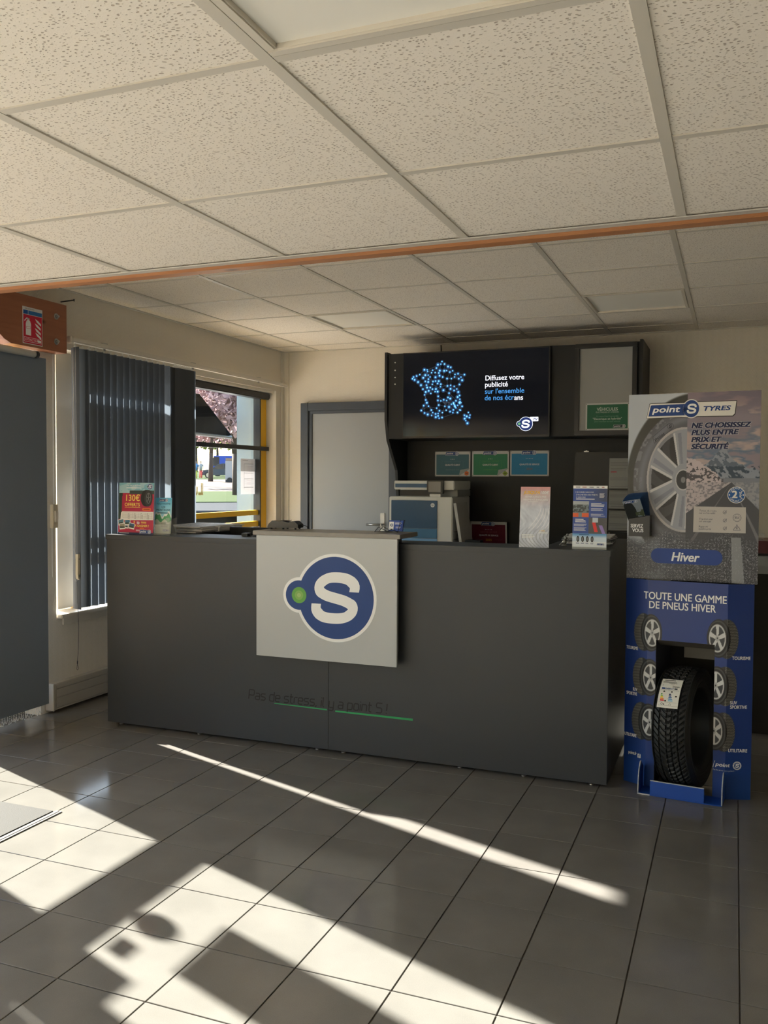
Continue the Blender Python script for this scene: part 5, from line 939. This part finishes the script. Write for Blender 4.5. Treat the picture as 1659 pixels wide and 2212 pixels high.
# blinds
def slat_mesh(name, w_, h_, bow, n=6):
    vs = [(-w_ / 2 + w_ * i / n, bow * (1 - (2 * i / n - 1) ** 2), z) for z in (0, h_) for i in range(n + 1)]
    me = bpy.data.meshes.new(name); me.from_pydata(vs, [], [(i, i + 1, n + 2 + i, n + 1 + i) for i in range(n)]); me.polygons.foreach_set('use_smooth', [True] * n); me.materials.append(FAB); return me
RX = -3.775
vb = thing('vertical_blind', 'dark grey vertical slat blind drawn across the left part of the window', 'blind', (RX, 4.9, .6))
bm = NB(); box(bm, RX - .022, RX + .020, 4.325, 7.095, 2.250, 2.280, bev=.006); box(bm, RX - .022, RX + .014, 4.322, 4.345, 2.244, 2.286, bev=.003); cyl(bm, (RX, 7.085, 2.265), (RX, 7.11, 2.265), .017); mk('head_rail', bm, PVC, vb)
for y in (4.62, 5.62, 6.60):
    bm = NB(); box(bm, -3.8495, RX + .004, y, y + .05, 2.2805, 2.287); box(bm, RX - .006, RX + .002, y + .01, y + .03, 2.236, 2.2495); mk('bracket', bm, STEEL, vb)
SM = slat_mesh('slat', .098, 1.612, .010)
HK = NB(); box(HK, -.012, .012, -.003, .003, 1.612, 1.622); cyl(HK, (0, 0, 1.622), (0, 0, 1.64), .0025, n=6); _me = bpy.data.meshes.new('hook'); HK.to_mesh(_me); HK.free(); _me.materials.append(WHP)
ys = [4.374, 4.436] + [4.500 + .0650 * (k - 2) for k in range(2, 15)] + [5.40 + .0120 * k for k in range(18)]
for k, y in enumerate(ys):
    o = bpy.data.objects.new('slat', SM); C.objects.link(o); o.parent = vb; a = math.radians(159 if k < 1 else 80 if k < 2 else 66 if k < 15 else 82); 
    off = (RX - .004 + (.0 if k < 15 else .0004 * k - .003), y, .612); o.location = Vector(off) - ORG[vb.name]; o.rotation_euler = (0, 0, a)
    h = bpy.data.objects.new('hook', _me); C.objects.link(h); h.parent = o
bm = NB(); 
def chain(bm, p0, p1, n): 
    for i in range(n):
        f = i / (n - 1); c = Vector(p0).lerp(Vector(p1), f); bmesh.ops.create_icosphere(bm, subdivisions=1, radius=.0019, matrix=Matrix.Translation(c))
chain(bm, (RX + .010, 4.338, 2.24), (RX + .012, 4.342, .93), 210); chain(bm, (RX + .012, 4.358, 2.24), (RX + .014, 4.360, .93), 210)
for i in range(12): a = PI * i / 11; bmesh.ops.create_icosphere(bm, subdivisions=1, radius=.0019, matrix=Matrix.Translation((RX + .013, 4.350 + .011 * math.cos(a), .80 - .014 * math.sin(a))))
mk('bead_chain', bm, STEEL, vb)
bm = NB(); prism(bm, [(4.338, .955), (4.362, .955), (4.364, .83), (4.360, .805), (4.350, .797), (4.340, .805), (4.336, .83)], 'x', RX + .018, RX + .036); mk('chain_weight', bm, mat('ivory_plastic', (206, 196, 172), .4), vb)
bm = NB(); cyl(bm, (RX + .0362, 4.350, .822), (RX + .039, 4.350, .822), .008); cyl(bm, (RX + .0362, 4.349, .925), (RX + .038, 4.349, .925), .003); mk('weight_hub', bm, mat('grey_plastic', (110, 112, 114), .5), vb)
bm = NB(); pts_ = [(RX + .02, 4.345, .80), (RX + .02, 4.350, .65), (RX + .022, 4.356, .5), (RX + .022, 4.350, .36), (RX + .022, 4.343, .295)]; tube(bm, pts_, .0014, 5); cyl(bm, (RX + .022, 4.343, .296), (RX + .022, 4.342, .276), .003)
tube(bm, [(RX + .022, 4.342, .276), (RX + .022, 4.349, .258), (RX + .022, 4.350, .244), (RX + .022, 4.342, .238), (RX + .022, 4.335, .246), (RX + .022, 4.342, .276)], .0013, 5); mk('cord_and_hook', bm, DKM, vb)
t = thing('blind_switch', 'small ivory switch box on the pier beside the blind', 'switch', (-3.845, 4.24, 1.19)); bm = NB(); box(bm, -3.8495, -3.820, 4.218, 4.263, 1.120, 1.262, bev=.003); mk('box', bm, mat('ivory_plastic', (206, 196, 172), .4), t); bm = NB(); box(bm, -3.8198, -3.812, 4.228, 4.254, 1.155, 1.225, bev=.002); mk('rocker', bm, PVC, t)
bm = NB(); box(bm, -3.8495, -3.838, 4.252, 4.264, 1.263, 2.17); box(bm, -3.8495, -3.842, 4.236, 4.242, .82, 1.119); tag(mk('cable_duct', bm, PVC), 'thin white cable duct running down the pier to the switch', 'duct')
# parked blind of the entrance glazing
v2 = thing('vertical_blind', 'dark grey blind parked as a flat stack at the left picture edge', 'blind', (RX, 3.8, .08)); SM2 = slat_mesh('slat', .127, 2.05, .004); SM2.materials[0] = FAB_LIT
for k in range(38):
    o = bpy.data.objects.new('slat', SM2); C.objects.link(o); o.parent = v2; o.location = Vector((RX - .02 + .0, 3.535 + .0145 * k, .075)) - ORG[v2.name]; o.rotation_euler = (0, 0, math.radians(90 - 6))
bm = NB(); cyl(bm, (RX - .004, 2.5, 2.150), (RX - .004, 4.030, 2.136), .020, n=20); mk('head_rail', bm, WHP, v2); bm = NB(); cyl(bm, (RX - .004, 4.030, 2.136), (RX - .004, 4.055, 2.1358), .021, n=20); mk('end_cap', bm, DKM, v2)
bm = NB(); 
for k in range(38):
    y = 3.535 + .0145 * k; x = RX - .016 + .003 * math.sin(k * 2.1)
    for i in range(15): a = PI * i / 14; bmesh.ops.create_icosphere(bm, subdivisions=1, radius=.0024, matrix=Matrix.Translation((x + .0 + .004 * math.sin(k), y + .010 + .0085 * math.cos(a), .072 - (.040 + .006 * math.sin(k * 1.7)) * math.sin(a))))
mk('bottom_chain', bm, WHP, v2)['kind'] = 'stuff'
# door mat in recessed frame
mtt = thing('door_mat', 'grey entrance mat let into the sunlit floor at the left', 'mat', (-3.2, 2.8, 0)); bm = NB(); box(bm, -3.70, -2.672, 2.30, 2.935, .0005, .007, bev=.001); mk('mat', bm, mat('mat_grey', (50, 49, 47), .95, bump=(300, .8)), mtt)
bm = NB(); 
for q in ((-2.668, -2.654, 2.28, 2.95), (-2.646, -2.638, 2.28, 2.95)): box(bm, q[0], q[1], q[2], q[3], .0005, .004)
mk('metal_edge', bm, mat('mat_edge_metal', (150, 148, 146), .4, .6), mtt)
# right cabinet
rc = thing('side_cabinet', 'black cabinet with a pale top behind the cardboard display', 'cabinet', (.5, 5.7, 0)); part_box('carcass', rc, mat('black_melamine', (14, 15, 17), .4), -.02, 1.4, 5.372, 6.0, .0, .905); bm = NB(); box(bm, -.03, 1.41, 5.35, 6.02, .9055, 1.0, bev=.003); mk('pale_top', bm, GREYM, rc)
part_box('red_tray', rc, mat('dark_red_plastic', (96, 44, 50), .4), .05, .55, 5.45, 5.75, 1.0125, 1.085); part_box('tray_rim', rc, BLKP, .04, .56, 5.44, 5.76, 1.0005, 1.012)
t = thing('glass_cup', 'clear glass standing on the dark red tray behind the display', 'glass', (.14, 5.55, 1.086)); bm = NB(); cyl(bm, (.14, 5.52, 1.0855), (.14, 5.52, 1.125), .018, .022, n=20, cap=False); cyl(bm, (.14, 5.52, 1.0855), (.14, 5.52, 1.089), .018, n=20); mk('glass', bm, CLEAR, t)
# ================================================================== outdoors
GR = 0.019
def gz(x, y): return -.14 + max(0, (y * math.cos(yaw) - x * math.sin(yaw)) - 8) * .0200
def gplane(name, m, f0, f1, l0, l1, dz=0, n=8, kind='structure'):
    """ground strip between forward distances f0..f1 and lateral l0..l1 (metres, along the street axes)"""
    bm = NB(); fx_ = Vector((-math.sin(yaw + .2), math.cos(yaw + .2), 0)); rx_ = Vector((fx_.y, -fx_.x, 0)); V = []
    for i in range(n + 1):
        f = f0 + (f1 - f0) * i / n; r = []
        for l_ in (l0, l1):
            p = fx_ * f + rx_ * l_; r.append(bm.verts.new((p.x, p.y, gz(p.x, p.y) + dz)))
        V.append(r)
    for i in range(n): bm.faces.new((V[i][0], V[i][1], V[i + 1][1], V[i + 1][0]))
    r = bmesh.ops.extrude_face_region(bm, geom=bm.faces[:]); bmesh.ops.translate(bm, verts=[v for v in r['geom'] if isinstance(v, bmesh.types.BMVert)], vec=(0, 0, -.05))
    o = mk(name, bm, m); o['kind'] = kind; return o
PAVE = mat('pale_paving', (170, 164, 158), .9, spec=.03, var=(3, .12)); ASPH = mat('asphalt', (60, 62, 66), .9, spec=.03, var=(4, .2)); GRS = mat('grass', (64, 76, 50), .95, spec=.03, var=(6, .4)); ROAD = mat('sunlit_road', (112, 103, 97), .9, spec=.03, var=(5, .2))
bm = NB(); box(bm, -60, -4.3, -40, 40, -.40, -.16); o = mk('terrain', bm, PAVE); o['kind'] = 'structure'
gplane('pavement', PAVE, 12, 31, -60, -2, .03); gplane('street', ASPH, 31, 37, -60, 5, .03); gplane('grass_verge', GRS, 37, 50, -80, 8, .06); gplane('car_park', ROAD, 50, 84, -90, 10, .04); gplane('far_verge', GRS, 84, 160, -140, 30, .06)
def dirp(px, dist):   # point on the ground at forward distance, for a given view column
    c = Vector(((px - 829.5) / 1910.4 * dist, dist, 0)); p = M @ c; return Vector((p.x, p.y, gz(p.x, p.y)))
BARK = mat('bark', (70, 60, 54), .95, bump=(20, .6)); 
def leaf_mat(name, c0, c1):
    m = mat(name, c0, .8, spec=.1); n = m.node_tree.nodes; l = m.node_tree.links; b = n['Principled BSDF']; g = node(m, 'ShaderNodeNewGeometry'); t = node(m, 'ShaderNodeTexNoise', Scale=1.5, Detail=3.0); l.new(g.outputs['Position'], t.inputs['Vector'])
    mx = node(m, 'ShaderNodeMix', data_type='RGBA'); mx.inputs[6].default_value = (*lin(c0), 1); mx.inputs[7].default_value = (*lin(c1), 1); l.new(t.outputs['Fac'], mx.inputs[0]); l.new(mx.outputs[2], b.inputs['Base Color'])
    tr = node(m, 'ShaderNodeBsdfTranslucent'); l.new(mx.outputs[2], tr.inputs[0]); ms = node(m, 'ShaderNodeMixShader'); ms.inputs[0].default_value = .45; l.new(b.outputs[0], ms.inputs[1]); l.new(tr.outputs[0], ms.inputs[2]); l.new(ms.outputs[0], n['Material Output'].inputs[0]); return m
PURP = leaf_mat('purple_leaves', (112, 84, 92), (206, 178, 180)); LGRN = leaf_mat('green_leaves', (84, 110, 60), (150, 160, 90))
def leaves(c, r, n, size, sq=(1, 1, .8)):
    p = rng.normal(size=(n, 3)); p /= np.linalg.norm(p, axis=1)[:, None]; p *= (rng.random(n) ** .45)[:, None] * r; p *= np.array(sq); p += np.array(c); a = rng.normal(size=(n, 3)) * size; b = rng.normal(size=(n, 3)) * size
    co = np.stack([p - a, p + b * .6, p + a, p - b * .6], 1).reshape(-1, 3); return co
def tree(px, dist, h, r, label, m, clusters=9, n=900, tr=.16, lean=0, dens=.13):
    p = dirp(px, dist); t = thing('street_tree', label, 'tree', p); bm = NB(); q = [(0, 0, -.1), (lean * .3, 0, h * .3), (lean, 0, h * .55), (lean * 1.2, .1, h * .8)]
    for i in range(3): cyl(bm, q[i], q[i + 1], tr * (1 - i * .25), tr * (1 - (i + 1) * .25), n=10)
    br = []
    for k in range(clusters):
        a = k * 2.4; c = (lean + r * .62 * math.cos(a) * random.uniform(.5, 1), r * .62 * math.sin(a) * random.uniform(.5, 1), h * random.uniform(.55, .98)); br.append(c); cyl(bm, (lean * .9, 0, h * .45), c, tr * .35, .02, n=6)
    mk('trunk', bm, BARK, t, local=True); co = np.concatenate([leaves(c, r * .55, n, dens) for c in br])
    me = bpy.data.meshes.new('foliage'); nq = len(co) // 4; me.from_pydata(co.tolist(), [], np.arange(nq * 4).reshape(-1, 4).tolist()); me.materials.append(m); o = bpy.data.objects.new('foliage', me); C.objects.link(o); o.parent = t; o['kind'] = 'stuff'
tree(513, 44, 7.0, 3.6, 'purple-leaved tree with the thick trunk beside the notice in the window', PURP, 10, 800, .26, -.3, .11)
tree(455, 74, 8, 4.2, 'purple-leaved tree behind the parked car', PURP, 10, 600, .22, .2, .15)
tree(420, 98, 8.5, 3.8, 'paler tree at the left edge of the visible window', PURP, 9, 600, .18, 0, .16)
tree(400, 60, 9, 4.5, 'purple-leaved tree mostly behind the dark blind', PURP, 9, 600, .2, 0, .15)
tree(470, 106, 8, 4, 'green tree far behind the blue van', LGRN, 9, 900, .2, 0, .2); tree(506, 150, 11, 5, 'green tree far behind the white trailer', LGRN, 9, 900, .2, 0, .2); tree(425, 135, 9, 5, 'green tree farthest left beyond the car park', LGRN, 9, 900, .2, 0, .2)
# car
def facing(px, dist, off=0): 
    return math.atan2((M @ Vector(((px - 829.5) / 1910.4, 1, 0))).y, (M @ Vector(((px - 829.5) / 1910.4, 1, 0))).x) - PI / 2 + off
p = dirp(478, 90); car = thing('parked_car', 'grey-blue hatchback parked beyond the road, seen through the window', 'car', p, (0, 0, facing(478, 90)))
CB = mat('car_paint', (50, 62, 76), .4); body = [(-2.0, .32), (-2.02, .62), (-1.85, .80), (-1.0, .92), (-.35, 1.42), (.2, 1.52), (1.0, 1.48), (1.75, 1.02), (1.95, .9), (2.0, .35)]
bm = NB(); prism(bm, body, 'y', -.85, .85); mk('body', bm, CB, car, local=True)
bm = NB(); prism(bm, [(-.88, .95), (-.30, 1.36), (.15, 1.44), (.25, .95)], 'y', -.856, -.851); prism(bm, [(.33, .95), (.25, 1.44), (.95, 1.41), (1.45, 1.02), (1.4, .95)], 'y', -.856, -.851); mk('side_window', bm, mat('car_glass', (30, 40, 50), .1), car, local=True)
for x in (-1.28, 1.28):
    for y in (-.80, .64): bm = NB(); cyl(bm, (x, y - .08, .32), (x, y + .14, .32), .33, n=24); cyl(bm, (x, y - .085, .32), (x, y - .0801, .32), .22, n=20, mi=1); mk('wheel', bm, [RUB, STEEL], car, local=True)
bm = NB(); box(bm, -1.98, -1.80, -.856, -.851, .62, .78); mk('headlamp', bm, WHP, car, local=True)
p = dirp(478, 100); van = thing('delivery_van', 'bright blue van behind the parked car', 'van', p, (0, 0, facing(478, 100))); bm = NB(); prism(bm, [(-.95, .3), (-.95, 1.9), (-.8, 2.35), (2.5, 2.35), (2.5, .3)], 'y', -.9, .9); mk('body', bm, mat('van_blue', (16, 66, 170), .4), van, local=True)
for x in (-.4, 1.9): bm = NB(); cyl(bm, (x, -.95, .3), (x, -.7, .3), .33, n=20); mk('wheel', bm, RUB, van, local=True)
bm = NB(); prism(bm, [(-.955, 1.2), (-.955, 1.8), (-.85, 2.2), (-.2, 2.2), (-.2, 1.2)], 'y', -.906, -.901); mk('cab_window', bm, mat('car_glass', (30, 40, 50), .1), van, local=True)
p = dirp(499, 72); tr_ = thing('market_trailer', 'white box trailer with a beige top beside the tree trunk', 'trailer', p, (0, 0, facing(499, 72))); part_box('box', tr_, mat('trailer_white', (150, 150, 152), .5), -.45, 1.1, -.5, .7, .25, 1.75, local=True); part_box('roof_panel', tr_, mat('trailer_beige', (130, 112, 98), .5), -.42, .9, -.52, .7, 1.76, 1.98, local=True); part_box('skirt', tr_, mat('trailer_grey', (52, 56, 64), .5), -.44, 1.08, -.51, .6, -.30 + .32, .24, local=True)
for x in (-.1, .8): bm = NB(); cyl(bm, (x, -.6, .2), (x, -.52, .2), .22, n=16); mk('wheel', bm, RUB, tr_, local=True)
def person(px, dist, h, shirt, legs, label):
    p = dirp(px, dist); t = thing('person', label, 'person', p, (0, 0, facing(px, dist))); s = h / 1.75; bm = NB()
    for sx, z in ((-.09, 0), (.09, .1)): cyl(bm, (sx * s, z * s, 0.02), (sx * .9 * s, 0, .85 * s), .05 * s, .08 * s, n=8, mi=1)
    cyl(bm, (0, 0, .83 * s), (0, 0, 1.45 * s), .14 * s, .19 * s, n=10); sphere(bm, (0, 0, 1.45 * s), .18 * s, 10, (1, .6, .4)); cyl(bm, (0, 0, 1.45 * s), (0, 0, 1.56 * s), .05 * s, n=8, mi=2); sphere(bm, (0, 0, 1.64 * s), .105 * s, 10, (.85, .95, 1.15), mi=2); sphere(bm, (0, .02 * s, 1.68 * s), .11 * s, 10, (.85, .95, 1.0), mi=3)
    for sx in (-1, 1): cyl(bm, (sx * .2 * s, 0, 1.42 * s), (sx * .25 * s, -.05 * s, 1.12 * s), .05 * s, .04 * s, n=8); cyl(bm, (sx * .25 * s, -.05 * s, 1.12 * s), (sx * .2 * s, -.2 * s, .9 * s), .038 * s, .03 * s, n=8, mi=2)
    mk('body', bm, [mat('shirt_' + label.split()[2], shirt, .8), mat('trousers_' + label.split()[2], legs, .8), mat('skin', (200, 160, 135), .6), mat('hair', (50, 40, 34), .8)], t, local=True)
person(434, 88, 1.72, (150, 150, 150), (190, 50, 50), 'person in grey top and red trousers standing beyond the road'); person(423, 86, 1.75, (60, 120, 170), (150, 160, 60), 'person in blue top and olive trousers beyond the road')
# awning outside the window and opening-hours sheet
aw = thing('awning', 'dark canvas awning with a slanted end outside the window', 'awning', (-4.6, 5.6, 2.2)); bm = NB()
T4 = [(-4.262, 4.64, 2.14), (-4.262, 6.46, 2.115), (-4.56, 7.45, 1.826), (-4.56, 4.64, 1.86)]
vs = [bm.verts.new(p) for p in T4] + [bm.verts.new((p[0], p[1], p[2] + .03)) for p in T4]
for f in ((0, 1, 2, 3), (7, 6, 5, 4), (0, 4, 5, 1), (1, 5, 6, 2), (2, 6, 7, 3), (3, 7, 4, 0)): bm.faces.new([vs[i] for i in f])
mk('canvas', bm, mat('awning_canvas', (12, 14, 17), .95, spec=.0), aw)
bm = NB(); cyl(bm, (-4.56, 4.64, 1.86), (-4.56, 7.45, 1.826), .018); cyl(bm, (-4.262, 5.8, 1.95), (-4.55, 5.8, 1.87), .012); mk('front_bar', bm, DKM, aw)
t = thing('opening_hours_sheet', 'white opening-hours sheet taped to the window beside the yellow post', 'notice', (-3.99, 6.8, 1.44)); me = bpy.data.meshes.new('paper'); me.from_pydata([(-.005, -.11, -.152), (-.005, .13, -.152), (-.005, .13, .16), (-.005, -.11, .16)], [], [(0, 1, 2, 3)])
pm = mat('thin_paper', (236, 232, 238), .7); _t = node(pm, 'ShaderNodeBsdfTranslucent'); _t.inputs[0].default_value = (.3, .29, .31, 1); _m = node(pm, 'ShaderNodeMixShader'); _m.inputs[0].default_value = .2; _l = pm.node_tree.links; _l.new(pm.node_tree.nodes['Principled BSDF'].outputs[0], _m.inputs[1]); _l.new(_t.outputs[0], _m.inputs[2]); _l.new(_m.outputs[0], pm.node_tree.nodes['Material Output'].inputs[0])
me.materials.append(pm); o = bpy.data.objects.new('paper', me); C.objects.link(o); o.parent = t
d = Decal(.0003, lambda u, v, y: (-3.9940 - y, 6.690 + u, 1.288 + v)); LNK = ink('sheet_line', (110, 110, 124))
for v in (.265, .185, .135, .060): d.rect(.055, .215, v, v + .003, LNK, 1)
d.rect(.055, .0575, .045, .265, LNK, 1); d.lines(.03, .16, .296, 1, .01, .003, LNK, 1); d.lines(.10, .18, .245, 4, .014, .002, (206, 180, 200), 1); d.lines(.10, .18, .12, 3, .014, .002, (206, 180, 200), 1); d.done('print', t, True)
for o in list(C.objects):
    if o.parent is None and o.name.split('.')[0] not in ('camera', 'sun') and 'kind' not in o and 'label' not in o: print('UNTAGGED', o.name)
